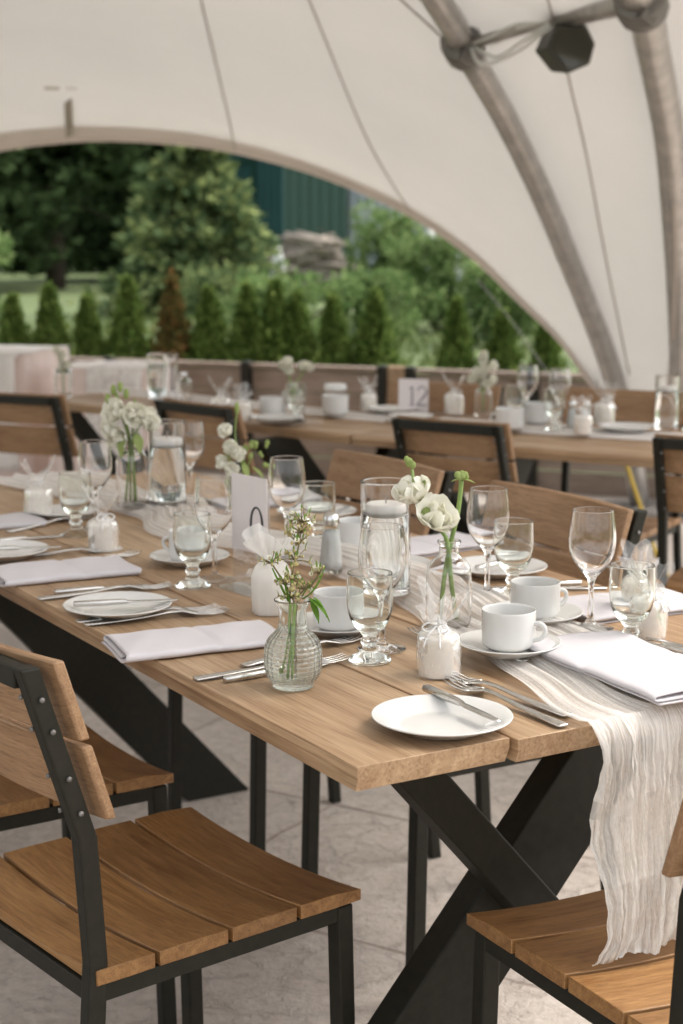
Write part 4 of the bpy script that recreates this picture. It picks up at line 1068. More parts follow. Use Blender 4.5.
# ------------------------------------------------------------------ gauze runner on the near table, hanging over the near end
def runner():
    R.seed(12)
    cen = cr([(-.03, .468, 0), (.10, .468, 0), (.25, .488, 0), (.45, .515, 0), (.64, .55, 0), (.88, .565, 0), (1.1, .53, 0), (1.335, .47, 0), (1.6, .52, 0), (1.9, .50, 0), (2.19, .45, 0)], 110)
    hw_ = [(-.03, .165), (.10, .145), (.25, .125), (.45, .10), (.64, .085), (.9, .075), (1.1, .075), (1.335, .08), (1.6, .085), (2.19, .12)]
    def half(u):
        for (a, p), (b, q) in zip(hw_[:-1], hw_[1:]):
            if u <= b: return p + (q - p) * max(0, (u - a)) / (b - a)
        return hw_[-1][1]
    nv = 200; x = MB(); uvs = []
    ph = [R.uniform(0, 6.28) for _ in range(12)]
    hang = 44; Hh = .283
    stations = []
    for i in range(hang): stations.append(('h', 1 - i / hang))
    for c_ in cen: stations.append(('t', c_))
    o = 0; dist = 0; prev = None
    for kind, q in stations:
        for j in range(nv + 1):
            b = j / nv - .5
            if kind == 'h':
                dd_ = q * (Hh + .02 - .075 * max(0, b + .12) - .010 * mnoise.noise(Vector((b * 5, 0, 9)))); u = -.03; hw = .165 - .026 * math.sin(min(1, q * 1.15) * math.pi * .5) + .012 * (q > .9) * (q - .9) * 10
                vc = .468 - .008 * q
                f = .0035 * math.sin(b * 37 + ph[0] + .5 * math.sin(q * 2.5)) + .003 * math.sin(b * 83 + ph[1] + q * .9) + .0024 * math.sin(b * 151 + ph[2] + q * 1.4) + .0024 * math.sin(b * 260 + ph[10] + q * 3 + math.sin(q * 17)) + .0015 * math.sin(b * 410 + q * 5) + .004 * math.sin(b * 19 + q * 8 + ph[11]) * q
                f += .010 * mnoise.noise(Vector((b * 13, q * 2.6, 1.7))) + .006 * mnoise.noise(Vector((b * 31, q * 4.5, 7.1))) + .003 * mnoise.noise(Vector((b * 70, q * 13, 3.3)))
                f *= (.35 + .65 * min(1, q * 3)) * (.8 + .35 * math.sin(b * 11 + q * 3))
                left = max(0, (-.25 - b) / .25)
                f += .006 * left * math.sin(q * 9 + ph[3])
                vv = vc + 2 * hw * b + .004 * math.sin(q * 5 + b * 7) * q + .0045 * math.sin(q * 10 + ph[4]) * left + .0012 * math.sin(q * 60 + b * 50)
                uu = u - .006 - f * 1.0 + .0015 * math.sin(q * 13 + b * 20)
                z = TZ + .006 - dd_
                z = max(z, .4575 + .003 * (1 + mnoise.noise(Vector((b * 12, q * 8, 2)))))
                if z < .475: uu -= max(0, (.750 - dd_ - .475)) * -.75 * (1 + .6 * mnoise.noise(Vector((b * 9, 0, 4)))); vv += .010 * mnoise.noise(Vector((b * 11, q * 3, 5)))
                if q < .12: # roll over the table edge
                    tt = q / .12; uu = -.012 - .024 * math.sin(tt * math.pi / 2) - f * tt; z = TZ + .010 - (1 - math.cos(tt * math.pi / 2)) * .034
                z += 0
                p = T(uu, vv, z)
                uvs.append((.17 - 0 if False else dd_ * .0 + (.28 - (.28 - dd_)), b))
            else:
                u = q.x; hw = half(u)
                amp = .0062 * min(1, hw / .13)
                e = 1 - (2 * abs(b)) ** 4
                puff = (.024 * (.16 - hw) / .09 if hw < .16 else 0) * max(0, e)
                z = .0032 + amp * (.6 + .5 * math.sin(b * 40 + ph[5] + 2.2 * math.sin(u * 3.1)) + .35 * math.sin(b * 78 + ph[6] + 3 * math.sin(u * 2.3)) + .25 * math.sin(b * 25 + u * 9 + ph[7])) + puff
                z = max(z, .0022)
                vv = q.y + 2 * hw * b + .006 * math.sin(u * 14 + ph[8]) + .004 * math.sin(u * 31 + ph[9])
                p = T(u if u > -.012 else -.012 - 0 * 1, vv, TZ + z)
                uvs.append((-(u + .03), b))
            x.v.append(tuple(p))
    n = len(stations)
    for i in range(n - 1):
        for j in range(nv):
            a = i * (nv + 1) + j; x.f.append((a, a + nv + 1, a + nv + 2, a + 1)); x.mi.append(0)
    ob = x.build('table_runner', 'gauze', uvfn=uvs)
    tag(ob, 'off white gauze runner hanging over the near table end', 'table runner')
    return ob
RUN = runner()

# ------------------------------------------------------------------ near table settings
def put(proto, u, v, label, rz=0., z=TZ + .0008, scale=None, group=None):
    return place(proto, USED, T(u, v, z), rz, label, group, scale)
ZR = TZ + .017          # on top of the runner's folds
# wine glasses
put(wine0, .33, .601, 'large empty wine glass right of the two white cups', 0, TZ + .010)
put(wine0, .571, .593, 'wine glass behind the green ranunculus stem', 0, TZ + .010)
put(wine0, .416, .299, 'wine glass just behind the front water goblet', 0)
put(wine0, .954, .308, 'wine glass left of the card with the 0', 0)
put(wine0, 1.035, .492, 'wine glass standing behind the card with the 0', 0, TZ + .012)
put(wine0, 1.514, .326, 'wine glass behind the leftmost water goblet', 0)
put(wine0, 1.74, .64, 'small wine glass right of the left candle cylinder', 0)
# goblets
put(gob0, .37, .25, 'front water goblet left of the wrapped candle and plate', .3)
put(gob0, .229, .589, 'water goblet in front of the right hand wrapped candle', 1.)
put(gob0, .573, .645, 'water goblet behind the far white cup', 2., TZ + .006)
put(gob0, .923, .252, 'water goblet in front of the left white cup', .7)
put(gob0, 1.109, .60, 'water goblet left of the salt shaker in the middle', 1.6)
put(gob0, 1.462, .262, 'leftmost water goblet beside two wrapped candles', 2.4)
# cylinders and floating candles
for (u, v), a, b in (((1.593, .518), 'left glass cylinder half full of water beside white blossoms', 'white candle floating in the left glass cylinder'), ((.647, .452), 'glass cylinder with water behind the front water goblet', 'white candle floating in the cylinder behind the goblet')):
    put(cyl0, u, v, a, 0, ZR + .004); put(fc0, u, v, b, .5, ZR + .004)
# bottles
put(bottle0, .436, .425, 'clear bottle vase with two blossoms behind the wrapped candle', 0, TZ + .011)
put(bottle0, 1.631, .455, 'tall clear bottle vase under the big white blossom cluster', 0, TZ + .016, (1, 1, 1.2))
put(bottle0, 1.447, .618, 'small bottle vase holding white roses at the centre', 0, TZ + .006, .72)
x = MB(); x.lathe(vessel(VA, VAi), 72)
va = x.build('bud_vase', 'cutglass'); tag(va, 'ribbed cut glass bud vase at the front table edge', 'vase'); va.location = T(.311, .098, TZ + .0008)
# cups
put(sauc0, .268, .407, 'saucer under the nearer of the two white cups', 0, ZR - .003); put(cup0, .268, .407, 'nearer white coffee cup right of the bottle vase', math.radians(-25), ZR + .0032, .93)
put(sauc0, .407, .560, 'saucer under the farther of the two right cups', 0, TZ + .010); put(cup0, .407, .560, 'farther white coffee cup behind the nearer cup', math.radians(20), TZ + .0162, .93)
put(sauc0, .532, .297, 'saucer behind the sprig vase and front goblet', 0); put(cup0, .532, .297, 'white coffee cup just behind the sprig vase', math.radians(100), TZ + .007)
put(sauc0, 1.10, .331, 'saucer behind the left water goblet', 0); put(cup0, 1.10, .331, 'white coffee cup behind the left water goblet', math.radians(160), TZ + .007)
put(sauc0, 1.038, .64, 'saucer below the salt shaker on the far side', 0); put(cup0, 1.038, .64, 'white coffee cup beside the salt shaker', math.radians(60), TZ + .007)
put(sauc0, 1.668, .321, 'saucer behind the leftmost wrapped candles', 0)
put(sauc0, .86, .60, 'empty saucer in the middle behind the tall shaker', 0)
# plates with butter knives
def plate(u, v, lab, ku, kv, rz, klab, tilt=0):
    put(plate0, u, v, lab)
    k = put(knife0, ku, kv, klab, rz, TZ + .0165, (.72, .72, .9)); return k
plate(.068, .161, 'front white side plate near the table corner', .085, .200, RU + math.pi - .02, 'small butter knife lying on the front side plate')
plate(.805, .068, 'side plate at the left between forks and knives', .797, .078, RV - .30, 'small butter knife lying on the left side plate')
plate(1.325, .067, 'side plate cut off by the left picture edge', 1.30, .085, RV - .3, 'small butter knife on the leftmost side plate')
plate(.745, .745, 'far side plate behind the far white cup', .75, .76, RV + .3, 'small butter knife on the far right plate')
plate(1.40, .765, 'far side plate behind the middle goblet', 1.39, .77, RV + .2, 'small butter knife on the far middle plate')
# knives and forks
put(fork0, .135, .304, 'upper fork of the pair right of the front plate', RU + .09, TZ + .0012, 1.12)
put(fork0, .105, .281, 'lower fork of the pair right of the front plate', RU + .02, TZ + .0012, 1.12)
put(fork0, .396, .114, 'dinner fork lying behind the sprig vase at the edge', RV - .05, TZ + .001, 1.12)
put(knife0, .376, .110, 'dinner knife lying behind the sprig vase at the edge', RV + .03, TZ + .001)
put(fork0, .742, .105, 'left fork of the pair before the middle napkin', RV - .13, TZ + .001, 1.12)
put(fork0, .766, .102, 'right fork of the pair before the middle napkin', RV - .12, TZ + .001, 1.12)
put(knife0, .972, .112, 'dinner knife left of the left side plate', RV - .12, TZ + .001)
put(fork0, .948, .108, 'dinner fork nearest to the left side plate', RV - .08, TZ + .001, 1.12)
put(fork0, 1.29, .165, 'fork beyond the second napkin on the left', RV - .16, TZ + .001, 1.12)
put(knife0, 1.465, .16, 'dinner knife beside the leftmost plate', RV - .05, TZ + .001)
put(fork0, 1.18, .19, 'fork whose tines peek from the second napkin', RV + .5, TZ + .001, 1.12)
put(fork0, 1.60, .26, 'fork beside the leftmost napkin', RV + .4, TZ + .001, 1.12)
put(fork0, .455, .196, 'fork just behind the sprig vase under the cup', RV + .25, TZ + .001, 1.12)
put(fork0, .33, .385, 'fork tucked under the near end napkin', RU + .15, TZ + .012, 1.12)
put(knife0, .63, .735, 'dinner knife lying left of the large wine glass', RV + math.pi - .35, TZ + .001)
put(fork0, .60, .72, 'dinner fork lying left of the large wine glass', RV + math.pi - .4, TZ + .001, 1.12)
put(knife0, .16, .640, 'knife lying right of the goblet at the picture edge', RU + .15, TZ + .010)
put(knife0, .19, .612, 'second knife beside the goblet at the picture edge', RU + .1, TZ + .010)
# napkins
add_napkin(.575, .085, RV - .12, 'folded napkin beside the sprig vase, overhanging the table edge', 1)
add_napkin(1.135, .105, RV - .10, 'folded napkin at left beyond the side plate', 2, W=.15)
add_napkin(1.66, .13, RV - .05, 'folded napkin at the far left picture edge', 3)
add_napkin(.105, .49, RU - .10, 'thick folded napkin on the runner at the table end', 4, L=.30, W=.165, z=TZ + .017)
add_napkin(.43, .76, RV + math.pi - .1, 'folded napkin behind the right wrapped candles', 5, W=.15)
add_napkin(1.0, .775, RV + math.pi + .1, 'pale lilac napkin on the far side behind the bottle vase', 6)
add_napkin(1.62, .76, RV + math.pi + .1, 'folded napkin on the far side behind the wine glasses', 7)
# favours
for u, v, s_, rz, lab in ((.262, .29, 1.05, -.4, 'wrapped candle favour between front goblet and front plate'), (.278, .664, 1.0, 1.0, 'wrapped candle favour at right behind the goblet'), (.394, .745, 1.0, 2.0, 'wrapped candle favour farthest right behind another one'), (1.292, .247, 1.02, .5, 'wrapped candle favour left of the big goblet'), (1.708, .278, 1.08, 3.6, 'wrapped candle favour farthest left on the table')):
    put(fav0, u, v, lab, rz, TZ + .0008, s_)
# sheer bag favour in front of the number card
bag = thing('candle_favour', 'candle favour in a white sheer bag before the card', 'candle', 'wrapped candle favours', loc=T(.69, .273, TZ + .0008))
x = MB(); x.lathe(smoothprof([(0, .0005), (.024, .0005), (.027, .003), (.0275, .05), (.026, .062), (.02, .065), (0, .065)], 2), 36); x.build('candle', 'wax', bag)
def bagfn(r, z, a, k):
    w_ = 1 + .05 * math.sin(5 * a + z * 40) + .03 * math.sin(11 * a)
    if z > .07: w_ += .22 * math.sin(7 * a + 1) * min(1, (z - .07) / .02)
    return r * w_, z + (max(0, z - .095) * .5 * math.sin(3 * a + 1))
x = MB(); x.lathe(smoothprof([(.029, .001), (.0315, .03), (.031, .06), (.024, .076), (.012, .083), (.011, .086), (.022, .097), (.034, .110), (.040, .122)], 2), 48, fn=bagfn); x.build('bag', 'organza', bag)
x = MB(); x.tube([(.0108 * math.cos(k), .0108 * math.sin(k), .0875) for k in [i * .5 for i in range(13)]], .0018, 6); x.build('ribbon', 'ribbon', bag)
put(sh0, .861, .48, 'salt shaker with chrome cap in the middle of the table', .2, TZ + .012)

# ------------------------------------------------------------------ number cards
def stroke(mb, pts, wds, y):
    """flat ink stroke in the card's x-z plane"""
    P = cr([(a, 0, b) for a, b in pts], 28); k = len(P)
    def ww(i):
        f = i / (k - 1) * (len(wds) - 1); j = min(int(f), len(wds) - 2); return wds[j] + (wds[j + 1] - wds[j]) * (f - j)
    o = len(mb.v)
    for i, p in enumerate(P):
        d = (P[min(i + 1, k - 1)] - P[max(i - 1, 0)]).normalized(); nn = Vector((-d.z, 0, d.x))
        a, b = p + nn * ww(i), p - nn * ww(i); mb.v += [(a.x, y, a.z), (b.x, y, b.z)]
    for i in range(k - 1): mb.f.append((o + 2 * i, o + 2 * i + 1, o + 2 * i + 3, o + 2 * i + 2)); mb.mi.append(0)
def ell(cx, cz, rx, rz, a0, a1, n=9): return [(cx + rx * math.cos(math.radians(a0 + (a1 - a0) * i / n)), cz + rz * math.sin(math.radians(a0 + (a1 - a0) * i / n))) for i in range(n + 1)]
def make_card(digits, label, loc, rz, base=.004, W=.105, H=.165):
    t = thing('table_number', label, 'number card', 'table number cards', loc=loc, rz=rz)
    x = MB(); x.box((0, 0, base + H / 2), (W, .0012, H)); x.build('card', 'card', t, smooth=False)
    x = MB(); x.box((0, .0026, (base + H - .01) / 2), (W + .006, .002, base + H - .012)); x.box((0, -.012, .0012), (W + .006, .05, .0022)); x.build('acrylic_stand', 'acrylic', t, smooth=False)
    m = MB(); y = -.0009
    hN = .060
    for d, cx, cz in digits:
        if d == '0': stroke(m, ell(cx, cz, .0165, hN / 2, 90, 450, 16), [.0014, .0030, .0036, .0030, .0014, .0030, .0036, .0030, .0014], y)
        if d == '1':
            stroke(m, [(cx, cz - hN / 2), (cx, cz), (cx, cz + hN / 2)], [.0026, .0026, .0026], y); stroke(m, [(cx - .010, cz + hN / 2 - .008), (cx - .004, cz + hN / 2 - .003), (cx, cz + hN / 2)], [.001, .0016, .002], y)
            stroke(m, [(cx - .010, cz - hN / 2), (cx, cz - hN / 2), (cx + .010, cz - hN / 2)], [.0012] * 3, y)
        if d == '2':
            stroke(m, ell(cx, cz + hN / 2 - .016, .0155, .016, 170, -30, 8) + [(cx - .002, cz - .012), (cx - .017, cz - hN / 2)], [.0012, .002, .0016, .0026, .0028, .002, .0012], y)
            stroke(m, [(cx - .018, cz - hN / 2), (cx, cz - hN / 2 + .001), (cx + .018, cz - hN / 2)], [.0022, .0024, .0014], y)
    m.build('numerals', 'ink_grey' if len(digits) > 1 else 'ink', t, smooth=False)
    return t
make_card([('0', .022, .108)], 'lilac grey number card showing a 0 on the near table', T(.86, .325, TZ + .001), RV + math.radians(6), base=.062, W=.102, H=.125)
make_card([('1', -.004, .066), ('2', .028, .066)], 'number card reading 12 on the far table', (.235, 5.22, TZ + .001), math.radians(-12), W=.098, H=.118)

# ------------------------------------------------------------------ flowers
def petal(mb, c, d, up, L, W, curl, mi=0):
    """cupped petal from c along d, curling towards up"""
    d = Vector(d).normalized(); up = Vector(up); up = (up - d * up.dot(d)).normalized(); sd = d.cross(up)
    ph = (c[0] * 900 + c[2] * 700) % 6.28
    def f(a, b):
        b_ = (b - .5) * 2; wv = W * (.12 + .88 * math.sin(math.pi * min(1, .08 + a * .80)) ** .6) * (1 if a < .9 else 1 - (a - .9) * 3.2)
        return Vector(c) + d * L * (a - .22 * curl * a * a) + sd * wv * .5 * b_ + up * (L * curl * a * a * .55 + b_ * b_ * W * .22 * (1 - .5 * a) + .035 * W * math.sin(b_ * 6 + ph) * a * a - .10 * L * max(0, a - .75))
    mb.grid(f, 9, 8, mi)
def blossom(mb, c, axis, r, n=6, layers=2, seed=0, mi=0, open_=.6):
    rs = random.Random(seed); ax = Vector(axis).normalized(); s = ax.cross(Vector((.3, .2, 1))).normalized(); t_ = ax.cross(s)
    for l in range(layers):
        for k in range(n):
            a = 2 * math.pi * (k + .5 * l) / n + rs.uniform(-.25, .25)
            rad = s * math.cos(a) + t_ * math.sin(a); op = open_ * (1 - .4 * l) * rs.uniform(.8, 1.2)
            petal(mb, Vector(c) + rad * r * .06, rad * op + ax * (1 - op * .6), ax - rad * .4 * (1 + l), r * rs.uniform(.9, 1.12) * (1 - .15 * l), r * rs.uniform(1.05, 1.35), .5 + .5 * l, mi)
def leaf(mb, c, d, L, W, mi=0, droop=.4):
    d = Vector(d).normalized(); sd = d.cross(Vector((0, 0, 1))); sd = sd.normalized() if sd.length > .01 else Vector((1, 0, 0)); up = sd.cross(d)
    mb.grid(lambda a, b: Vector(c) + d * L * a + sd * W * math.sin(math.pi * a ** .8) * (b - .5) + up * (-droop * L * a * a + abs(b - .5) * W * .3), 7, 4, mi)
def flower_thing(label, loc): return thing('flower_stem', label, 'flowers', 'flowers in the vases', loc=loc)
# camera-facing sense of left/right on the table: right is world +x, away is +y
# 1 two blossoms stem in the bottle vase
z0 = T(.436, .425, TZ + .017)
f = flower_thing('stem of white sweet pea blossoms leaning left in bottle vase', z0)
x = MB(); x.tube(cr([(.012, .008, .006), (.004, 0, .06), (-.004, -.004, .125), (-.024, -.008, .150), (-.046, -.006, .180), (-.054, -.004, .226)], 24), [.0034] * 12 + [.003] * 6 + [.0022] * 6, 8); x.build('stem', 'stem', f)
x = MB(); blossom(x, (-.024, -.010, .148), (.30, -.55, .62), .041, 5, 2, 1, open_=.95); blossom(x, (-.050, -.010, .180), (-.25, -.45, .85), .038, 5, 2, 3, open_=.85)
x.build('blossom', 'petal', f)
x = MB()
for p, r_ in (((-.058, -.004, .236), .0055), ((-.053, -.008, .233), .0045), ((-.062, -.008, .241), .004), ((-.034, -.016, .165), .007), ((-.026, -.018, .158), .006), ((-.036, -.008, .205), .005)): x.ball(p, r_, 8, 6, 0, (1, .8, 1.3))
leaf(x, (-.030, -.012, .165), (.1, -.5, -.5), .018, .010); leaf(x, (-.036, -.014, .168), (-.6, -.5, -.2), .016, .009)
x.build('bud', 'petal_green', f)
f = flower_thing('bare green ranunculus stem rising right in the bottle vase', z0)
x = MB(); x.tube(cr([(-.012, -.006, .008), (-.006, .0, .07), (.004, .002, .125), (.012, .004, .160), (.016, .004, .195), (.017, .004, .212)], 22), .0034, 8); x.build('stem', 'stem', f)
x = MB()
for k in range(9):
    a = k * .7; x.ball((.017 + .006 * math.cos(a), .004 + .006 * math.sin(a), .214 + .002 * (k % 3)), .0048, 8, 6)
leaf(x, (.018, 0, .21), (.9, -.3, .15), .018, .008); leaf(x, (.014, 0, .21), (-.9, -.3, .2), .012, .007)
x.build('bud', 'petal_green', f)
# 2 waxflower sprigs in the cut glass vase
R.seed(77)
vz = T(.311, .098, TZ + .010)
f = flower_thing('brown waxflower sprig with tiny buds in cut glass vase', vz)
tw = MB(); bd = MB(); lf = MB(); wf = MB()
main = cr([(0, .004, 0), (-.002, 0, .05), (-.004, 0, .095), (0, -.004, .140), (.008, -.006, .175), (.012, -.004, .205)], 30)
tw.tube(main, [.0016] * 15 + [.0012] * 15, 6)
second = cr([(.004, 0, 0), (.004, 0, .05), (.002, 0, .10), (-.012, -.004, .130), (-.026, -.004, .152)], 20); tw.tube(second, .0012, 6)
third = cr([(.0, .006, 0), (.002, .002, .06), (.008, 0, .11), (.022, -.004, .122), (.034, -.006, .140)], 20); tw.tube(third, .0012, 6)
def spray(c, n, sp):
    for _ in range(n):
        d = Vector((R.uniform(-1, 1), R.uniform(-1, 1), R.uniform(-.1, 1))).normalized() * R.uniform(.4, 1) * sp
        e = Vector(c) + d; tw.tube([c, Vector(c) + d * .5 + Vector((0, 0, .001)), e], .0006, 5); bd.ball(e, R.uniform(.0011, .0021), 7, 5, 0, (1, 1, 1.35))
        if R.random() < .6: leaf(lf, e, d + Vector((0, 0, .3)), R.uniform(.006, .011), .0025)
        if R.random() < .12: blossom(wf, e, d + Vector((0, -.01, .01)), .0045, 5, 1, R.randint(0, 9999), open_=.8)
for c_ in (main[-1], main[-3], main[-5], main[-8], main[-12]): spray(c_, 17, .021)
for c_ in (second[-1], second[-5]): spray(c_, 15, .018)
for c_ in (third[-1], third[-5], main[-15]): spray(c_, 12, .017)
for p, r_ in (((-.001, -.007, .120), 0.0047), ((.006, -.008, .113), 0.0040), ((.004, -.006, .152), 0.0043), ((-.003, -.006, .190), 0.0036)): bd.ball(p, r_, 10, 7, 0, (1, 1, .8))
tw.build('stem', 'twig', f); bd.build('bud', 'bud', f); wf.build('blossom', 'petal', f)
leaf(lf, (-.006, -.002, .102), (-.5, -.2, 1), .050, .012, droop=-.05); leaf(lf, (-.004, -.004, .100), (-.25, -.1, 1), .034, .009, droop=.0)
leaf(lf, (.012, -.004, .106), (.9, -.3, .35), .045, .012, droop=-.7); leaf(lf, (.020, -.006, .106), (.9, -.4, -.2), .034, .013, droop=.6); leaf(lf, (.022, -.004, .104), (.5, -.5, -.7), .030, .011, droop=.3); leaf(lf, (.026, -.006, .108), (1, 0, -.5), .026, .011, droop=.6); leaf(lf, (.012, 0, .108), (.6, .1, 1), .038, .009, droop=.2)
lf.build('leaf', 'leaf', f)
f = flower_thing('bundle of green stems inside the cut glass vase', vz)
x = MB()
for k in range(4):
    a = R.uniform(0, 6.28); x.tube(cr([(.017 * math.cos(a), .017 * math.sin(a), .004), (.008 * math.cos(a), .008 * math.sin(a), .04), (.004 * math.cos(a + 1), .004 * math.sin(a + 1), .1)], 10), .0017, 6)
x.build('stem', 'stem', f)
# 3 white cluster in the left bottle
z3 = T(1.631, .455, TZ + .022)
f = flower_thing('big cluster of white blossoms in the left bottle vase', z3)
x = MB()
for k, (a, b) in enumerate((((-.012, 0), (-.02, .19)), ((.006, .004), (.010, .22)), ((.004, -.006), (-.03, .235)), ((-.004, .004), (.028, .19)))): x.tube(cr([(a[0] * 1.2, a[1], .006), (a[0] * .4, a[1], .12), (b[0] * .6, 0, b[1] * .86), (b[0], 0, b[1])], 14), .0024, 6)
x.build('stem', 'stem', f)
x = MB()
for k, (p, ax) in enumerate((((-.022, -.006, .190), (-.4, -.7, .4)), ((.008, -.014, .185), (.3, -.8, .3)), ((.024, -.004, .172), (.7, -.5, .3)), ((-.030, 0, .165), (-.8, -.4, 0)), ((-.018, -.006, .150), (-.5, -.8, -.3)))): blossom(x, p, ax, .036, 5, 2, 20 + k, open_=.85)
x.build('blossom', 'petal', f)
x = MB()
for p in ((-.034, -.004, .240), (-.046, -.004, .222), (-.020, -.004, .246), (-.008, -.004, .232), (.0, -.008, .128)): x.ball(p, .0075, 9, 7, 0, (.8, .8, 1.5))
x.tube(cr([(-.02, 0, .19), (-.028, -.002, .225), (-.034, -.004, .238)], 8), .0016, 6); x.tube(cr([(-.02, 0, .19), (-.036, -.002, .212), (-.046, -.004, .220)], 8), .0016, 6)
leaf(x, (.012, -.016, .15), (.3, -.6, -.6), .045, .022); leaf(x, (-.014, -.016, .15), (-.2, -.5, -.9), .05, .018)
x.build('bud', 'petal_green', f)
# 4 roses in the centre
z4 = T(1.447, .618, TZ + .011)
f = flower_thing('small white roses and green buds in the centre vase', z4)
x = MB()
for k in range(5):
    a = k * 1.3; x.tube(cr([(.006 * math.cos(a), .006 * math.sin(a), .006), (.003 * math.cos(a), .003 * math.sin(a), .07), (.03 * math.cos(a) - .01, .02 * math.sin(a), .13)], 10), .0018, 6)
x.tube(cr([(0, 0, .1), (-.014, 0, .16), (-.010, 0, .215)], 8), .0016, 6)
x.build('stem', 'stem', f)
x = MB()
for k, (p, ax) in enumerate((((-.030, -.006, .170), (-.3, -.7, .6)), ((-.020, -.010, .140), (-.2, -.8, .3)), ((-.032, 0, .112), (-.7, -.5, 0)), ((-.010, -.008, .125), (.2, -.8, .4)), ((-.020, -.010, .100), (0, -.9, -.1)))): blossom(x, p, ax, .024, 5, 3, 40 + k, open_=.6)
x.build('blossom', 'petal', f)
x = MB(); R.seed(88)
for k in range(22): x.ball((R.uniform(-.005, .055), R.uniform(-.015, .01), R.uniform(.10, .150)), R.uniform(.003, .006), 7, 5, 0, (1, 1, 1.3))
x.ball((-.010, 0, .220), .006, 8, 6, 0, (.8, .8, 2.2))
leaf(x, (0, -.01, .11), (.4, -.6, -.5), .04, .016); leaf(x, (.02, -.01, .10), (.8, -.5, -.3), .035, .014); leaf(x, (-.01, -.01, .10), (-.2, -.6, -.7), .04, .014)
x.build('bud', 'petal_green', f)

# ------------------------------------------------------------------ far table ware
def W3(x_, y_, z=TZ + .001): return Vector((x_, y_, z))
def strip(label, pts, hw, zoff=.004):
    C_ = cr([(a, b, 0) for a, b in pts], 40); x = MB(); uvs = []
    for i, p in enumerate(C_):
        d = (C_[min(i + 1, 39)] - C_[max(i - 1, 0)]).normalized(); nn = Vector((-d.y, d.x, 0))
        for j in range(21):
            b = j / 20 - .5; q = p + nn * 2 * hw * b; x.v.append((q.x, q.y, TZ + zoff + .004 * (1 + math.sin(b * 30 + i * .12))))
            uvs.append((-.5 - i * .03, b))
    for i in range(39):
        for j in range(20): a = i * 21 + j; x.f.append((a, a + 21, a + 22, a + 1)); x.mi.append(0)
    o = x.build('table_runner', 'white_cloth', uvfn=uvs); return tag(o, label, 'table runner')
strip('white gauze runner along the far table with the 12 card', [(.27, 5.02), (.7, 4.74), (1.1, 4.5), (1.7, 4.12), (2.0, 3.95)], .10)
strip('white gauze runner along the far left table', [(-.9, 6.1), (-.5, 5.72), (-.1, 5.3), (.18, 5.05)], .09)
def far(proto, px_, py_, label, rz=0, s=None, z=TZ + .012): return place(proto, USED, W3(px_, py_, z), rz, label, None, s)
far(wine0, .58, 4.98, 'wine glass right of the snapdragon vase on the far table'); far(gob0, .53, 4.86, 'goblet below the snapdragon vase on the far table'); far(wine0, .66, 4.83, 'wine glass before the black fence post on the far table')
far(gob0, .63, 4.72, 'goblet nearest us right of the middle far chair'); far(gob0, -.14, 4.93, 'goblet in front of the white flower vase on the far table')
far(gob0, 1.04, 4.72, 'goblet at the right edge beside the far candle cylinder'); far(cyl0, .97, 4.76, 'glass cylinder at the right end of the far table', 0, .9); far(fc0, .97, 4.76, 'white candle floating in the far right cylinder', 0, .9)
far(cyl0, -.66, 5.72, 'glass cylinder on the far left table beside the lace', 0, .9); far(fc0, -.66, 5.72, 'white candle in the cylinder beside the lace', 0, .9)
far(fav0, .365, 5.18, 'wrapped favour right of the 12 card', .3, 1.15); far(fav0, .80, 4.85, 'wrapped favour behind the small far shakers', 1.2, 1.2); far(fav0, -.38, 5.02, 'left wrapped favour above the left far chair', .8, 1.2); far(fav0, -.31, 4.98, 'right wrapped favour above the left far chair', 2.2, 1.05); far(fav0, .09, 5.28, 'wrapped favour left of the 12 card', 2.9, 1.0); far(fav0, .70, 4.62, 'wrapped favour beside the far goblets', 2.5, 1.0)
far(cup0, -.22, 5.08, 'far white cup left of the flower vase', 1, 1.1); far(cup0, -.02, 5.15, 'far white cup right of the flower vase', 2, 1.1); far(cup0, .50, 4.74, 'far white cup next to the middle far chair', 2.6, 1.1); far(cup0, .60, 4.90, 'far white cup behind the goblets', .6, 1.1)
far(sauc0, .22, 5.0, 'far saucer in front of the 12 card'); far(plate0, .84, 4.70, 'far side plate under the right favour', 0, None); far(plate0, -.2, 4.95, 'far side plate left of the goblet'); far(plate0, .17, 5.22, 'far side plate behind the 12 card')
far(sh0, .695, 4.80, 'left shaker of the small far pair', 0, .8); far(sh0, .735, 4.78, 'right shaker of the small far pair', 0, .8)
far(bottle0, .455, 5.12, 'bottle vase with white snapdragon on the far table', 0, (.85, .85, .85)); far(bottle0, -.155, 5.08, 'round vase with white flowers on the far table', 0, (1.1, 1.1, .85)); far(bottle0, -1.0, 5.75, 'vase of pale flowers before the blush draped table', 0, 1.0); far(bottle0, -.55, 5.58, 'small clear bottle right of the lace overlay', 0, .8)
# lidded jar
t = thing('lidded_jar', 'glass jar with white lid on the far table', 'jar', loc=(-.02, 5.30, TZ + .002))
x = MB(); x.lathe(vessel([(0, 0), (.034, 0), (.037, .003), (.037, .06), (.035, .078)], [(.033, .078), (.0345, .06), (.0345, .006), (0, .005)]), 36); x.build('glass', 'glass', t)
x = MB(); x.lathe(smoothprof([(0, .098), (.034, .098), (.0375, .095), (.0375, .079), (.036, .0785), (0, .079)], 1), 36); x.build('lid', 'white_paint', t)
x = MB(); x.lathe([(0, .006), (.03, .006), (.032, .02), (.031, .045), (0, .048)], 24); x.build('candle', 'bark', t)
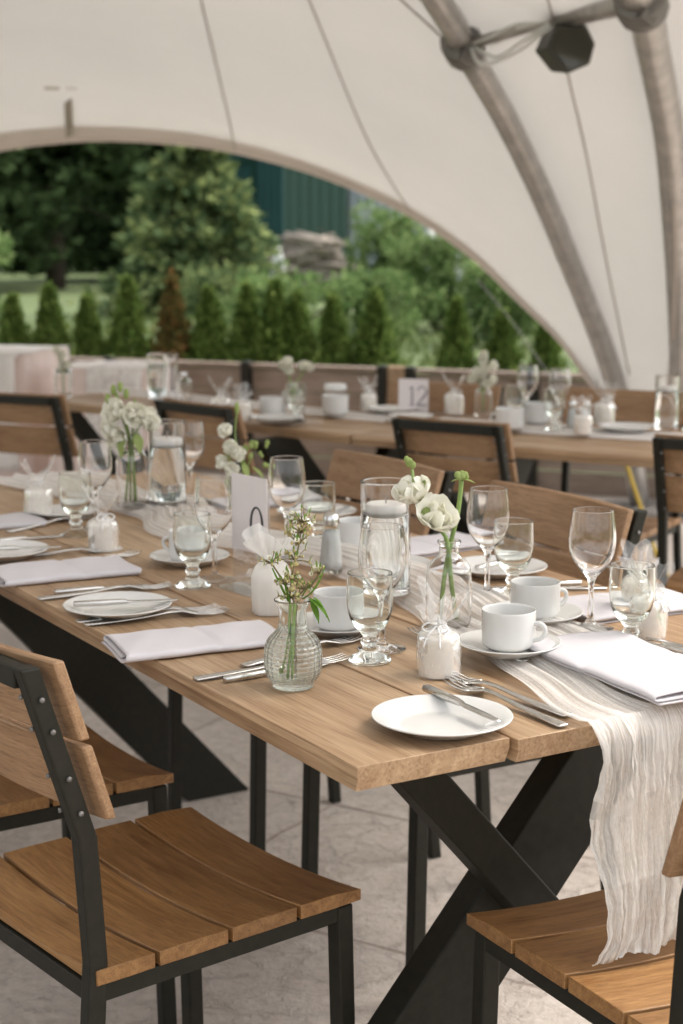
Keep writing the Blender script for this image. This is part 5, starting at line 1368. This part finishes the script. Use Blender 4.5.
# carafe
t = MB(); t.lathe(vessel([(0, 0), (.045, 0), (.048, .003), (.044, .03), (.03, .09), (.022, .13), (.024, .16), (.03, .175)], [(.0285, .175), (.0225, .16), (.0205, .13), (.0285, .09), (.0425, .03), (.044, .007), (0, .006)]), 40)
o = t.build('carafe', 'glass'); tag(o, 'clear carafe standing beside the lace overlay', 'carafe'); o.location = (-.60, 5.62, TZ + .002)
f = thing('flower_stem', 'white snapdragon spike on the far table', 'flowers', 'flowers in the vases', loc=(.455, 5.12, TZ + .014))
x = MB(); x.tube(cr([(0, 0, .01), (0, 0, .1), (.012, 0, .2)], 8), .003, 6); x.tube(cr([(0, 0, .01), (-.004, 0, .09), (-.03, 0, .13)], 8), .003, 6); x.build('stem', 'stem', f)
x = MB()
for k in range(7): blossom(x, (.010 + .010 * math.sin(k * 2), -.01, .10 + k * .015), (math.sin(k * 2), -.8, .3), .024, 5, 2, 60 + k, open_=.8)
for k in range(3): blossom(x, (-.03 + .008 * k, -.01, .115 + .01 * k), (-.5, -.7, .3), .026, 5, 2, 70 + k, open_=.8)
x.build('blossom', 'petal', f)
f = thing('flower_stem', 'loose white flowers in the round far vase', 'flowers', 'flowers in the vases', loc=(-.155, 5.08, TZ + .014))
x = MB(); x.tube(cr([(0, 0, .01), (-.004, 0, .1), (-.02, 0, .15)], 8), .003, 6); x.tube(cr([(0, 0, .01), (.004, 0, .09), (.04, 0, .15)], 8), .003, 6); x.build('stem', 'stem', f)
x = MB()
for k, p in enumerate(((-.03, 0, .155), (-.012, -.01, .165), (-.018, -.01, .14), (.045, 0, .15), (.036, -.01, .155))): blossom(x, p, (R.uniform(-.4, .4), -.7, .6), .026, 5, 2, 80 + k, open_=.8)
x.build('blossom', 'petal', f)
f = thing('flower_stem', 'pale flowers trailing before the blush draped table', 'flowers', 'flowers in the vases', loc=(-1.0, 5.75, TZ + .014))
x = MB(); x.tube(cr([(0, 0, .01), (0, 0, .1), (.01, 0, .16)], 8), .003, 6); x.build('stem', 'stem', f)
x = MB()
for k in range(6): blossom(x, (.01 * math.sin(k), -.01, .10 + .013 * k), (math.sin(k * 2), -.7, .4), .024, 5, 2, 90 + k, open_=.7)
x.build('blossom', 'petal', f)
